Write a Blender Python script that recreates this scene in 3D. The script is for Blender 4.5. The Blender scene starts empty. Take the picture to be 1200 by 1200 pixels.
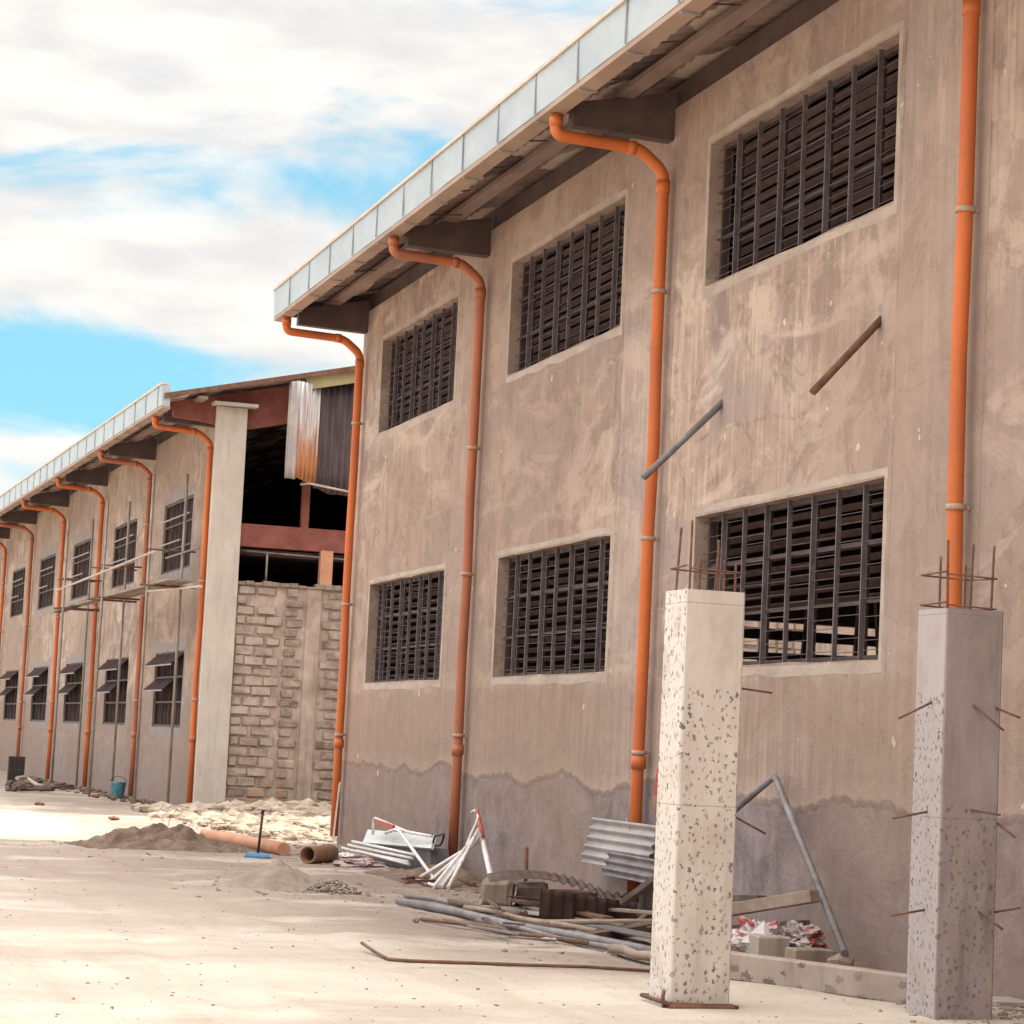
import bpy, math, random
from mathutils import Vector, Matrix, noise as mnoise
random.seed(7)
R = math.radians
scn = bpy.context.scene
COL = scn.collection

# ------------------------------------------------------------------ camera
YAW, PITCH, ROLL, FPX = 0.28874658937262065, 0.0947296287734527, 0.04823031256857141, 2890.0
CAM = Vector((0, 0, 1.5))
Fw = Vector((math.sin(YAW)*math.cos(PITCH), math.cos(YAW)*math.cos(PITCH), math.sin(PITCH)))
Rt = Vector((math.cos(YAW), -math.sin(YAW), 0))
Up = Rt.cross(Fw)
Rt, Up = Rt*math.cos(ROLL)+Up*math.sin(ROLL), Up*math.cos(ROLL)-Rt*math.sin(ROLL)
cd = bpy.data.cameras.new('camera')
cam = bpy.data.objects.new('camera', cd); COL.objects.link(cam)
m = Matrix((Rt, Up, -Fw)).transposed().to_4x4(); m.translation = CAM
cam.matrix_world = m
cd.sensor_width = 36; cd.sensor_fit = 'HORIZONTAL'; cd.lens = 36*FPX/1200
cd.clip_start = 0.1; cd.clip_end = 3000
scn.camera = cam
# measured points of the photograph turned into places in the yard
def ray(px, py): return Fw + Rt*((px-600)/FPX) - Up*((py-600)/FPX)
def onX(px, py, X): v = ray(px, py); return CAM + v*(X/v.x)
def onY(px, py, Y): v = ray(px, py); return CAM + v*(Y/v.y)
def onZ(px, py, Z=0.0): v = ray(px, py); return CAM + v*((Z-1.5)/v.z)

# ------------------------------------------------------------------ helpers
class MB:
    def __init__(s): s.v = []; s.f = []; s.sm = []
    def add(s, vs, fs, smooth=False):
        b = len(s.v); s.v += [tuple(v) for v in vs]
        for f in fs: s.f.append(tuple(b+i for i in f)); s.sm.append(smooth)
        return s
    def box(s, a, b, M=None):
        (x0,y0,z0),(x1,y1,z1) = a, b
        vs = [Vector(p) for p in ((x0,y0,z0),(x1,y0,z0),(x1,y1,z0),(x0,y1,z0),(x0,y0,z1),(x1,y0,z1),(x1,y1,z1),(x0,y1,z1))]
        if M is not None: vs = [M @ v for v in vs]
        return s.add(vs, [(0,3,2,1),(4,5,6,7),(0,1,5,4),(1,2,6,5),(2,3,7,6),(3,0,4,7)])
    def cbox(s, a, b, c=.012, jit=0.0, M=None):
        """box with worn, chamfered edges"""
        (x0,y0,z0),(x1,y1,z1) = a, b
        vs = []; idx = {}
        for ix,X in ((0,(x0,x1)),(1,(x1,x0))):
            for iy,Y in ((0,(y0,y1)),(1,(y1,y0))):
                for iz,Z in ((0,(z0,z1)),(1,(z1,z0))):
                    sx = c if ix==0 else -c; sy = c if iy==0 else -c; sz = c if iz==0 else -c
                    for k,(dx,dy,dz) in enumerate(((0,sy,sz),(sx,0,sz),(sx,sy,0))):
                        idx[ix,iy,iz,k] = len(vs)
                        vs.append(Vector((X[0]+dx+random.uniform(-jit,jit), Y[0]+dy+random.uniform(-jit,jit), Z[0]+dz+random.uniform(-jit,jit))))
        g = lambda *t: idx[t]
        fs = []
        for i in (0,1):
            q = [g(i,0,0,0),g(i,1,0,0),g(i,1,1,0),g(i,0,1,0)]; fs.append(q if i else q[::-1])
            q = [g(0,i,0,1),g(0,i,1,1),g(1,i,1,1),g(1,i,0,1)]; fs.append(q if i else q[::-1])
            q = [g(0,0,i,2),g(1,0,i,2),g(1,1,i,2),g(0,1,i,2)]; fs.append(q if i else q[::-1])
        for i in (0,1):
            for j in (0,1):
                fl = (i+j)%2
                q = [g(i,j,0,0),g(i,j,1,0),g(i,j,1,1),g(i,j,0,1)]; fs.append(q if not fl else q[::-1])
                q = [g(i,0,j,2),g(i,1,j,2),g(i,1,j,0),g(i,0,j,0)]; fs.append(q if not fl else q[::-1])
                q = [g(0,i,j,1),g(1,i,j,1),g(1,i,j,2),g(0,i,j,2)]; fs.append(q if not fl else q[::-1])
        for i in (0,1):
            for j in (0,1):
                for k in (0,1):
                    q = [g(i,j,k,0),g(i,j,k,1),g(i,j,k,2)]; fs.append(q if (i+j+k)%2 else q[::-1])
        if M is not None: vs = [M @ v for v in vs]
        return s.add(vs, fs)
    def tube(s, pts, r, n=10, cap=True, hollow=False):
        pts = [Vector(p) for p in pts]; rr = r if isinstance(r, (list,tuple)) else [r]*len(pts)
        ring = []; vs = []
        prev = None
        for i,p in enumerate(pts):
            if i == 0: t = pts[1]-p
            elif i == len(pts)-1: t = p-pts[i-1]
            else: t = (pts[i+1]-p).normalized()+(p-pts[i-1]).normalized()
            t.normalize()
            if prev is None:
                a = Vector((0,0,1)) if abs(t.z) < .9 else Vector((1,0,0))
                u = t.cross(a).normalized()
            else:
                u = (prev - t*prev.dot(t)).normalized()
            prev = u; w = t.cross(u)
            ring.append(len(vs))
            for k in range(n):
                an = 2*math.pi*k/n
                vs.append(p+(u*math.cos(an)+w*math.sin(an))*rr[i])
        fs = []
        for i in range(len(pts)-1):
            a, b = ring[i], ring[i+1]
            for k in range(n):
                k2 = (k+1)%n; fs.append((a+k, a+k2, b+k2, b+k))
        s.add(vs, fs, True)
        if cap:
            c = [tuple(reversed(range(ring[0], ring[0]+n))), tuple(range(ring[-1], ring[-1]+n))]
            s.add(vs, c) if False else None
            b = len(s.v)-len(vs)
            for f in c: s.f.append(tuple(b+i for i in f)); s.sm.append(False)
        return s
    def bar(s, a, b, w, h, up=(0,0,1), c=0):
        """rectangular bar from a to b"""
        a = Vector(a); b = Vector(b); t = (b-a); L = t.length; t.normalize()
        u = Vector(up); u = (u-t*u.dot(t)).normalized(); q = t.cross(u)
        M = Matrix((t, q, u)).transposed().to_4x4(); M.translation = a
        if c: return s.cbox((0,-w/2,-h/2), (L,w/2,h/2), c, 0, M)
        return s.box((0,-w/2,-h/2), (L,w/2,h/2), M)
    def prism(s, poly, axis, a, b):
        """polygon poly (u,v) extruded along axis 'x','y','z' from a to b"""
        def P(u, v, w):
            return {'y':(u,w,v), 'x':(w,u,v), 'z':(u,v,w)}[axis]
        n = len(poly); vs = [P(u,v,a) for u,v in poly]+[P(u,v,b) for u,v in poly]
        fs = [tuple(range(n)), tuple(reversed(range(n,2*n)))]
        for i in range(n): j=(i+1)%n; fs.append((i,i+n,j+n,j))
        return s.add(vs, fs)
    def build(s, name, mat, parent=None, off=(0,0,0)):
        me = bpy.data.meshes.new(name); o = Vector(off)
        me.from_pydata([tuple(Vector(v)-o) for v in s.v], [], s.f)
        me.polygons.foreach_set('use_smooth', s.sm)
        me.update()
        import bmesh
        bm = bmesh.new(); bm.from_mesh(me); bmesh.ops.recalc_face_normals(bm, faces=bm.faces); bm.to_mesh(me); bm.free()
        me.materials.append(mat)
        ob = bpy.data.objects.new(name, me); COL.objects.link(ob)
        if parent is not None: ob.parent = parent
        return ob
def build_each(mb, name, mat, parent):
    """every loose piece of mb becomes an object of its own"""
    par = list(range(len(mb.v)))
    def find(i):
        while par[i] != i: par[i] = par[par[i]]; i = par[i]
        return i
    for f in mb.f:
        for i in f[1:]: par[find(i)] = find(f[0])
    comp = {}
    for k,f in enumerate(mb.f): comp.setdefault(find(f[0]), []).append(k)
    out = []
    for ks in comp.values():
        idx = {}; p = MB()
        for k in ks:
            g = []
            for i in mb.f[k]:
                if i not in idx: idx[i] = len(p.v); p.v.append(mb.v[i])
                g.append(idx[i])
            p.f.append(tuple(g)); p.sm.append(mb.sm[k])
        out.append(p.build(name, mat, parent))
    return out
def tag(o, label=None, cat=None, group=None, kind=None):
    if label: o['label'] = label
    if cat: o['category'] = cat
    if group: o['group'] = group
    if kind: o['kind'] = kind
    return o
def empty(name, loc, label, cat, group=None, rz=0):
    o = bpy.data.objects.new(name, None); COL.objects.link(o)
    o.location = loc; o.rotation_euler = (0,0,rz); o.empty_display_size = .2
    return tag(o, label, cat, group)
def single(mb, name, mat, base, label, cat, group=None):
    """a thing that is one mesh, its origin at its base"""
    o = mb.build(name, mat, None, base); o.location = base
    return tag(o, label, cat, group)
def copy_tree(o, parent, dy=0, dz=0):
    c = o.copy(); COL.objects.link(c); c.parent = parent
    c.location = o.location + Vector((0,dy,dz))
    for ch in list(o.children):
        d = ch.copy(); COL.objects.link(d); d.parent = c
    return c
def bend(pts, r, n=5):
    """polyline with rounded corners"""
    pts = [Vector(p) for p in pts]; out = [pts[0]]
    for i in range(1, len(pts)-1):
        a = (pts[i-1]-pts[i]); b = (pts[i+1]-pts[i])
        d = min(r, a.length*.45, b.length*.45)
        p0 = pts[i]+a.normalized()*d; p2 = pts[i]+b.normalized()*d
        for k in range(n+1):
            t = k/n; out.append(p0*(1-t)**2+pts[i]*2*t*(1-t)+p2*t*t)
    out.append(pts[-1]); return out

# ------------------------------------------------------------------ materials
class NT:
    def __init__(s, name):
        s.m = bpy.data.materials.new(name); s.m.use_nodes = True
        s.t = s.m.node_tree; s.n = s.t.nodes; s.b = s.n['Principled BSDF']
        s.tc = s.n.new('ShaderNodeTexCoord')
    def map(s, scale=(1,1,1), rot=(0,0,0), loc=(0,0,0)):
        k = s.n.new('ShaderNodeMapping'); k.inputs['Scale'].default_value = scale
        k.inputs['Rotation'].default_value = rot; k.inputs['Location'].default_value = loc
        s.t.links.new(s.tc.outputs['Object'], k.inputs[0]); return k.outputs[0]
    def noise(s, vec, scale, detail=5, rough=.6, dist=0):
        k = s.n.new('ShaderNodeTexNoise'); k.inputs['Scale'].default_value = scale
        k.inputs['Detail'].default_value = detail; k.inputs['Roughness'].default_value = rough
        k.inputs['Distortion'].default_value = dist
        s.t.links.new(vec, k.inputs['Vector']); return k.outputs['Fac']
    def vor(s, vec, scale, out='Distance', rnd=1, dim='3D'):
        k = s.n.new('ShaderNodeTexVoronoi'); k.voronoi_dimensions = dim; k.inputs['Scale'].default_value = scale
        k.inputs['Randomness'].default_value = rnd
        s.t.links.new(vec, k.inputs['Vector']); return k.outputs[out]
    def ramp(s, fac, a, b, va=0.0, vb=1.0):
        k = s.n.new('ShaderNodeMapRange'); k.inputs[1].default_value = a; k.inputs[2].default_value = b
        k.inputs[3].default_value = va; k.inputs[4].default_value = vb
        s.t.links.new(fac, k.inputs[0]); return k.outputs[0]
    def math(s, op, a, b=None):
        k = s.n.new('ShaderNodeMath'); k.operation = op
        for i,x in enumerate((a,b)):
            if x is None: continue
            if isinstance(x,(int,float)): k.inputs[i].default_value = x
            else: s.t.links.new(x, k.inputs[i])
        return k.outputs[0]
    def mix(s, fac, a, b):
        k = s.n.new('ShaderNodeMix'); k.data_type = 'RGBA'
        if isinstance(fac,(int,float)): k.inputs[0].default_value = fac
        else: s.t.links.new(fac, k.inputs[0])
        for i,x in ((6,a),(7,b)):
            if isinstance(x,(tuple,list)): k.inputs[i].default_value = (*x,1)
            else: s.t.links.new(x, k.inputs[i])
        return k.outputs[2]
    def sep(s, vec=None):
        k = s.n.new('ShaderNodeSeparateXYZ'); s.t.links.new(vec or s.tc.outputs['Object'], k.inputs[0]); return k.outputs
    def out(s, col, rough=.85, bump=None, bs=.3, bd=.02, metal=0, spec=.3):
        if isinstance(col,(tuple,list)): s.b.inputs['Base Color'].default_value = (*col,1)
        else: s.t.links.new(col, s.b.inputs['Base Color'])
        if isinstance(rough,(int,float)): s.b.inputs['Roughness'].default_value = rough
        else: s.t.links.new(rough, s.b.inputs['Roughness'])
        s.b.inputs['Metallic'].default_value = metal
        s.b.inputs['Specular IOR Level'].default_value = spec
        if bump is not None:
            k = s.n.new('ShaderNodeBump'); k.inputs['Strength'].default_value = bs; k.inputs['Distance'].default_value = bd
            s.t.links.new(bump, k.inputs['Height']); s.t.links.new(k.outputs[0], s.b.inputs['Normal'])
        return s.m
def simple(name, c1, c2, scale=6, rough=.8, stretch=(1,1,1), metal=0, bs=.25, bd=.01, spec=.3, lo=.35, hi=.65):
    s = NT(name); v = s.map(stretch)
    a = s.noise(v, scale, 6, .65); b = s.noise(s.map(), scale*9, 4, .6)
    col = s.mix(s.ramp(a, lo, hi), c1, c2)
    return s.out(col, rough, s.math('ADD', a, s.math('MULTIPLY', b, .5)), bs, bd, metal, spec)

def render_mat(name, band=True, tint=(1,1,1), soft=.007):
    """hand-floated cement render: patches, trowel streaks, a damp darker coat low down"""
    s = NT(name)
    T = lambda c: tuple(a*b for a,b in zip(c,tint))
    big = s.noise(s.map((1,.55,.8)), .75, 5, .62, .6)
    mid = s.noise(s.map((1,1,1)), 2.6, 6, .68, .4)
    drip = s.noise(s.map((1,5.5,.45)), 1.5, 6, .7, .2)
    drip2 = s.noise(s.map((1,16,.8), loc=(3,2,5)), 1.3, 4, .6)
    fine = s.noise(s.map(), 28, 5, .7)
    sweep = s.noise(s.map((1,1.2,3.2), rot=(.25,0,0)), 2.2, 5, .6, 1.6)
    xyz = s.sep()
    huge = s.noise(s.map((1,.5,.7), loc=(2,8,4)), .33, 3, .5)
    c = s.mix(s.ramp(big, .34, .64), T((.31,.238,.20)), T((.44,.355,.305)))
    c = s.mix(s.ramp(mid, .46, .66, 0, .6), c, T((.235,.19,.18)))
    c = s.mix(s.ramp(drip, .48, .64, 0, .65), c, T((.52,.44,.375)))
    c = s.mix(s.ramp(drip2, .50, .64, 0, .55), c, T((.26,.20,.165)))
    c = s.mix(s.ramp(sweep, .58, .74, 0, .45), c, T((.54,.47,.42)))
    lilac = s.noise(s.map((1,.7,1), loc=(7,1,3)), .55, 3, .5)
    c = s.mix(s.ramp(lilac, .53, .56, 0, .6), c, T((.285,.245,.245)))
    coat = s.noise(s.map((1,.45,.8), loc=(5,3,9)), .8, 6, .5, .4)
    c = s.mix(s.ramp(coat, .55, .572, 0, .45), c, T((.52,.435,.375)))
    c = s.mix(s.ramp(s.math('ABSOLUTE', s.math('SUBTRACT', coat, .56)), .008, 0, 0, .35), c, T((.2,.155,.14)))
    blot = s.noise(s.map((1,.8,.7), loc=(1,7,2)), 1.7, 7, .72, 1.0)
    c = s.mix(s.ramp(blot, .52, .57, 0, .55), c, T((.20,.158,.145)))
    pale = s.noise(s.map((1,.5,1.3), loc=(8,7,2)), 1.2, 6, .7, .8)
    c = s.mix(s.ramp(pale, .52, .62, 0, .6), c, T((.55,.47,.41)))
    if soft < .1:
        py_ = s.math('MULTIPLY', s.math('FRACT', s.math('DIVIDE', s.math('ADD', xyz[1], s.math('MULTIPLY', s.math('SUBTRACT', mid, .5), .05)), 6.28)), 6.28)
        # pilaster strips between the bays: (15.29 mod 6.28) = 2.73
        inside = s.math('MULTIPLY', s.math('GREATER_THAN', py_, 2.73), s.math('LESS_THAN', py_, 4.15))
        c = s.mix(s.math('MULTIPLY', inside, s.ramp(big, .3, .6, .25, .6)), c, s.mix(s.ramp(drip, .4, .65), T((.33,.275,.255)), T((.45,.385,.35))))
        for e_ in (2.73, 4.15):
            ln = s.ramp(s.math('ABSOLUTE', s.math('SUBTRACT', py_, e_)), .022, .004)
            c = s.mix(s.math('MULTIPLY', ln, s.ramp(mid, .4, .6, .15, .7)), c, T((.15,.115,.10)))
        # day joints across the wall
        for zj, st_ in ((4.35, .55), (5.35, .35)):
            dj = s.ramp(s.math('ABSOLUTE', s.math('SUBTRACT', s.math('ADD', xyz[2], s.math('MULTIPLY', s.math('SUBTRACT', big, .5), .8)), zj)), .03, .005)
            c = s.mix(s.math('MULTIPLY', dj, s.ramp(mid, .48, .62, 0, st_)), c, T((.17,.13,.115)))
    if band:
        wob = s.noise(s.map((0,.9,0)), .75, 3, .5); wob2 = s.noise(s.map((1,1,1),loc=(0,2,0)), 7, 4, .6)
        z = s.math('ADD', s.math('ADD', xyz[2], s.ramp(wob, .25, .75, -.16, .16)), s.ramp(wob2, .3, .7, -.02, .02))
        # second coat between the low coat and the sills
        m2 = s.math('MULTIPLY', s.ramp(s.math('ADD', xyz[2], s.ramp(mid, .3,.7,-.12,.12)), 2.18, 2.1), .72)
        c = s.mix(m2, c, s.mix(s.ramp(drip, .35, .6), T((.235,.18,.165)), T((.33,.265,.235))))
        # a trowelled lip just above the low coat
        lip = s.math('MULTIPLY', s.ramp(z, 1.16, 1.20), s.ramp(z, 1.36, 1.22))
        c = s.mix(s.math('MULTIPLY', lip, .35), c, T((.44,.37,.32)))
        m1 = s.ramp(z, 1.175+soft*3, 1.175-soft*6)
        low = s.mix(s.ramp(mid, .35, .62), T((.15,.122,.13)), T((.27,.235,.245)))
        low = s.mix(s.ramp(sweep, .55, .72, 0, .5), low, T((.31,.27,.27)))
        low = s.mix(s.ramp(s.math('ADD', xyz[2], s.ramp(mid,.3,.7,-.15,.15)), .35, .05, 0, .5), low, T((.26,.21,.18)))
        c = s.mix(m1, c, low)
    c = s.mix(s.ramp(huge, .44, .58, .55, 0), c, T((.26,.195,.16)))
    chips = s.ramp(s.noise(s.map((1,1,1), loc=(1,9,2)), 5, 2, .5), .735, .745)
    c = s.mix(s.math('MULTIPLY', chips, .7), c, T((.6,.53,.46)))
    crack = s.noise(s.map((1,1,1), loc=(4,4,4)), 1.1, 8, .75, 1.2)
    cr = s.math('MULTIPLY', s.ramp(s.math('ABSOLUTE', s.math('SUBTRACT', crack, .5)), .012, .0), s.ramp(mid, .45, .6))
    c = s.mix(s.math('MULTIPLY', cr, .55), c, T((.14,.11,.10)))
    h = s.math('ADD', s.math('MULTIPLY', fine, .3), s.math('ADD', mid, s.math('MULTIPLY', sweep, .25)))
    if band and soft < .1: h = s.math('SUBTRACT', h, s.math('MULTIPLY', m1, .9))
    return s.out(c, .92, h, .55, .03, 0, .15)
M = {}
M['wall'] = render_mat('cement_render', True, (1.07,.995,.945))
M['reveal_coat'] = simple('pale_window_surround', (.335,.265,.225), (.45,.37,.315), 2.6, .92, (1,.7,1.6), bs=.4, bd=.02)
M['wallB'] = render_mat('cement_render_far', True, (1.04,.99,.94), .45)
def conc(name, c1, c2, c3, spots=0, ztop=9.0, dense=1.0, side=None):
    s = NT(name)
    a = s.noise(s.map((1,1,.6)), 3.0, 6, .65, .4); st = s.noise(s.map((6,6,.5)), 1.6, 5, .6); fine = s.noise(s.map(), 40, 4, .7)
    c = s.mix(s.ramp(a, .35, .65), c1, c2)
    c = s.mix(s.ramp(st, .52, .72, 0, .6), c, c3)
    h = s.math('ADD', a, s.math('MULTIPLY', fine, .25))
    if spots:
        xyz = s.sep()
        cx = s.n.new('ShaderNodeCombineXYZ'); s.t.links.new(s.math('ADD', xyz[0], xyz[1]), cx.inputs[0]); s.t.links.new(s.math('MULTIPLY', xyz[2], .8), cx.inputs[1]); v = cx.outputs[0]
        dn_ = s.n.new('ShaderNodeTexNoise'); dn_.inputs['Scale'].default_value = 38; dn_.inputs['Detail'].default_value = 3; s.t.links.new(s.tc.outputs['Object'], dn_.inputs['Vector'])
        va = s.n.new('ShaderNodeVectorMath'); va.operation = 'MULTIPLY_ADD'; va.inputs[1].default_value = (.045,.05,0); s.t.links.new(dn_.outputs['Color'], va.inputs[0]); s.t.links.new(v, va.inputs[2]); v = va.outputs[0]
        d = s.vor(v, spots, 'Distance', .9, '2D'); cc = s.vor(v, spots, 'Color', .9, '2D')
        sc = s.sep(cc)
        wob = s.noise(s.map(), 60, 3, .6)
        thr = s.math('MULTIPLY', s.ramp(sc[0], .0, 1, .10, .33), s.ramp(wob, .3, .7, .35, 1.4))
        mk = s.math('LESS_THAN', d, thr)
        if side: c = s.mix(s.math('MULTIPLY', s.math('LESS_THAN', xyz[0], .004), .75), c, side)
        zf = s.ramp(s.math('ADD', xyz[2], s.ramp(a, .3, .7, -.08, .08)), ztop, ztop-.04)
        zf = s.math('MAXIMUM', zf, s.math('MULTIPLY', s.math('LESS_THAN', xyz[0], .004), 1.0 if ztop > 1.8 else s.ramp(xyz[2], 1.95, 1.9)))
        mk = s.math('MULTIPLY', mk, s.math('MULTIPLY', zf, s.math('GREATER_THAN', sc[1], .22/dense)))
        c = s.mix(s.math('MULTIPLY', mk, s.ramp(sc[2], 0, 1, .35, .9)), c, (.13,.095,.085))
        big = s.noise(s.map((1,1,.5)), 5, 3, .5)
        c = s.mix(s.math('MULTIPLY', s.ramp(big, .55, .66), .3), c, (.33,.24,.18))
        h = s.math('SUBTRACT', h, s.math('MULTIPLY', mk, 2.2))
        seam = s.math('LESS_THAN', s.math('ABSOLUTE', s.math('SUBTRACT', s.math('FRACT', s.math('DIVIDE', s.math('ADD', xyz[2], .63), 1.22)), .5)), .0022)
        c = s.mix(s.math('MULTIPLY', seam, .5), c, (.2,.16,.14)); h = s.math('SUBTRACT', h, seam)
    return s.out(c, .92, h, .55, .014, 0, .2)
M['conc_pale'] = conc('pale_concrete', (.50,.425,.37), (.62,.54,.48), (.42,.35,.30), 23, 1.92, 3, (.66,.59,.54))  # last colour: left face painted paler for the sky and ground light
M['conc_pale_side'] = M['conc_pale']
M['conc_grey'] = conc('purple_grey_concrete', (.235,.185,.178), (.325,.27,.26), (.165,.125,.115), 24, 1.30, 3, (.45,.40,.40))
M['conc_plain'] = conc('plain_concrete', (.31,.25,.21), (.42,.355,.305), (.22,.175,.145))
M['conc_post'] = conc('cement_pilaster', (.42,.36,.315), (.50,.44,.39), (.35,.295,.255))
M['mortar'] = conc('smeared_mortar', (.27,.20,.165), (.44,.345,.285), (.17,.125,.10))
M['block_dark'] = conc('shade_dark_block', (.075,.05,.04), (.13,.09,.07), (.05,.035,.03))  # shade under the rusty sheet put into the block colour
M['block'] = conc('cement_block', (.20,.15,.115), (.32,.25,.195), (.13,.10,.08))
M['orange'] = simple('orange_pvc', (.61,.148,.030), (.46,.118,.036), 2.4, .5, (1,1,.5), bs=.15, spec=.4)
M['orange_old'] = simple('weathered_orange_pvc', (.47,.15,.07), (.31,.11,.06), 2.2, .55, (1,1,.4), bs=.1, spec=.4)
M['clamp'] = simple('pale_clamp', (.50,.33,.24), (.36,.24,.18), 20, .5)
M['fascia'] = simple('galvanised_sheet', (.34,.395,.435), (.43,.47,.50), 1.2, .4, (1,1,2), metal=.0, bs=.05, spec=.5)
M['fascia_seam'] = simple('seam_metal', (.23,.24,.26), (.33,.33,.34), 5, .5)
M['lip'] = simple('cream_edge_metal', (.62,.54,.45), (.5,.42,.34), 4, .5)
M['gutter_base'] = simple('tan_gutter_base', (.40,.285,.215), (.29,.20,.155), 1.3, .6, (1,1,1))
def soffit():
    s = NT('roof_underside')
    a = s.noise(s.map((2.2,.5,1)), 1.3, 4, .6, .3); b = s.noise(s.map(), 9, 5, .7)
    v = s.map((3.2,.95,.01)); cell = s.sep(s.vor(v, 1.0, 'Color', .35))
    c = s.mix(s.ramp(a, .4, .62), (.20,.135,.115), (.38,.285,.245))
    c = s.mix(s.math('MULTIPLY', s.math('GREATER_THAN', cell[0], .66), .8), c, (.70,.57,.48))
    c = s.mix(s.math('MULTIPLY', s.math('LESS_THAN', cell[1], .25), .7), c, (.09,.06,.06))
    c = s.mix(s.ramp(b, .5, .75, 0, .5), c, (.22,.12,.08))
    return s.out(c, .7, b, .2, .01)
M['soffit'] = soffit()
M['steel_dark'] = simple('dark_primed_steel', (.075,.05,.048), (.115,.078,.072), 3, .6)
M['purlin'] = simple('purlin_steel', (.30,.22,.19), (.20,.14,.12), 3, .6, (1,.3,1))
M['bars'] = simple('window_bar_steel', (.155,.12,.13), (.095,.07,.072), 8, .5, spec=.5)
M['rod'] = simple('cross_rod_steel', (.10,.07,.07), (.055,.035,.035), 8, .6)
M['louvre'] = simple('brown_louvre', (.052,.029,.026), (.085,.05,.044), 5, .8)
M['frame'] = simple('window_frame_steel', (.055,.036,.036), (.085,.058,.055), 6, .55)
M['frameB'] = simple('pale_window_frame', (.34,.31,.31), (.24,.21,.21), 6, .6)
M['sash'] = simple('dark_sash', (.05,.033,.033), (.08,.055,.055), 6, .95, spec=.02)
M['red_steel'] = simple('red_oxide_steel', (.16,.045,.034), (.24,.08,.06), 3, .65, (1,1,1))
M['rust'] = simple('rusty_iron', (.11,.055,.04), (.20,.10,.065), 9, .85)
M['rust_sheet'] = simple('rusty_corrugated', (.05,.032,.028), (.12,.075,.058), 3.5, .8, (1,1,1))
M['dark_sheet'] = simple('dark_corrugated', (.055,.04,.045), (.11,.075,.075), 3, .65, (2,2,.4))
def sheet_lit():
    s = NT('white_rusting_corrugated'); xyz = s.sep()
    n = s.noise(s.map((8,8,.8)), 2, 5, .7)
    z = s.math('ADD', xyz[2], s.ramp(n, .3, .7, -.5, .5))
    c = s.mix(s.ramp(z, 1.1, .4), (.60,.57,.57), (.45,.19,.085))
    c = s.mix(s.ramp(s.noise(s.map((22,22,.6)), 1.5, 3, .6), .5, .62, 0, .6), c, (.22,.09,.05))
    return s.out(c, .6, n, .1, .01)
M['sheet_lit'] = sheet_lit()
M['galv'] = simple('galvanised_roofing', (.27,.235,.23), (.40,.355,.34), 2.5, .45, (1,1,1), spec=.5)
M['grey_pipe'] = simple('grey_pipe', (.23,.205,.21), (.13,.105,.10), 5, .5, spec=.45)
M['pole'] = simple('dull_scaffold_tube', (.34,.295,.27), (.22,.18,.16), 3, .6)
M['timber'] = simple('weathered_timber', (.21,.15,.115), (.33,.255,.20), 5, .85, (1,1,1))
M['timber_dark'] = simple('dark_timber', (.085,.055,.042), (.15,.10,.078), 5, .85)
M['timber_pale'] = simple('pale_timber', (.38,.32,.27), (.50,.43,.365), 4, .8)
M['white_tube'] = simple('white_painted_tube', (.78,.73,.71), (.62,.55,.53), 8, .45, spec=.5)
M['white_panel'] = simple('grey_white_panel', (.46,.49,.49), (.58,.60,.58), 3, .5)
M['grey_panel'] = simple('grey_panel', (.10,.09,.092), (.17,.155,.155), 3, .6)
M['red_paint'] = simple('red_paint', (.34,.06,.05), (.42,.12,.09), 8, .5)
M['blue'] = simple('blue_plastic', (.06,.19,.34), (.09,.25,.4), 7, .5)
M['teal'] = simple('teal_plastic', (.04,.16,.20), (.10,.27,.30), 16, .5)
M['black'] = simple('black_plastic', (.03,.022,.022), (.055,.04,.04), 9, .6)
M['clay'] = simple('clay_orange_pipe', (.52,.27,.17), (.42,.20,.12), 4, .7)
M['clay_brown'] = simple('brown_pipe', (.22,.115,.07), (.30,.16,.10), 5, .65)
def sackmat():
    s = NT('printed_sack_plastic'); n = s.noise(s.map((1,1,1.4)), 5.5, 3, .5, 1.2); k = s.noise(s.map(), 22, 4, .6)
    c = s.mix(s.ramp(n, .50, .54), (.50,.44,.43), (.36,.055,.055)); c = s.mix(s.ramp(k, .5, .8, 0, .6), c, (.40,.30,.29))
    return s.out(c, .45, k, .3, .02, 0, .5)
M['sack'] = sackmat()
M['cloth'] = simple('dusty_cloth', (.50,.42,.40), (.34,.20,.20), 9, .9)
M['roof_top'] = simple('roof_sheet_top', (.45,.42,.40), (.35,.3,.28), 2, .5)
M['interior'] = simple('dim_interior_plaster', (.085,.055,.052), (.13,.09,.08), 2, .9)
M['olive'] = simple('olive_fascia_board', (.30,.24,.12), (.38,.31,.17), 3, .7)
M['patch'] = simple('grey_cement_patch', (.225,.19,.185), (.31,.265,.25), 5, .92)
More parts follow.
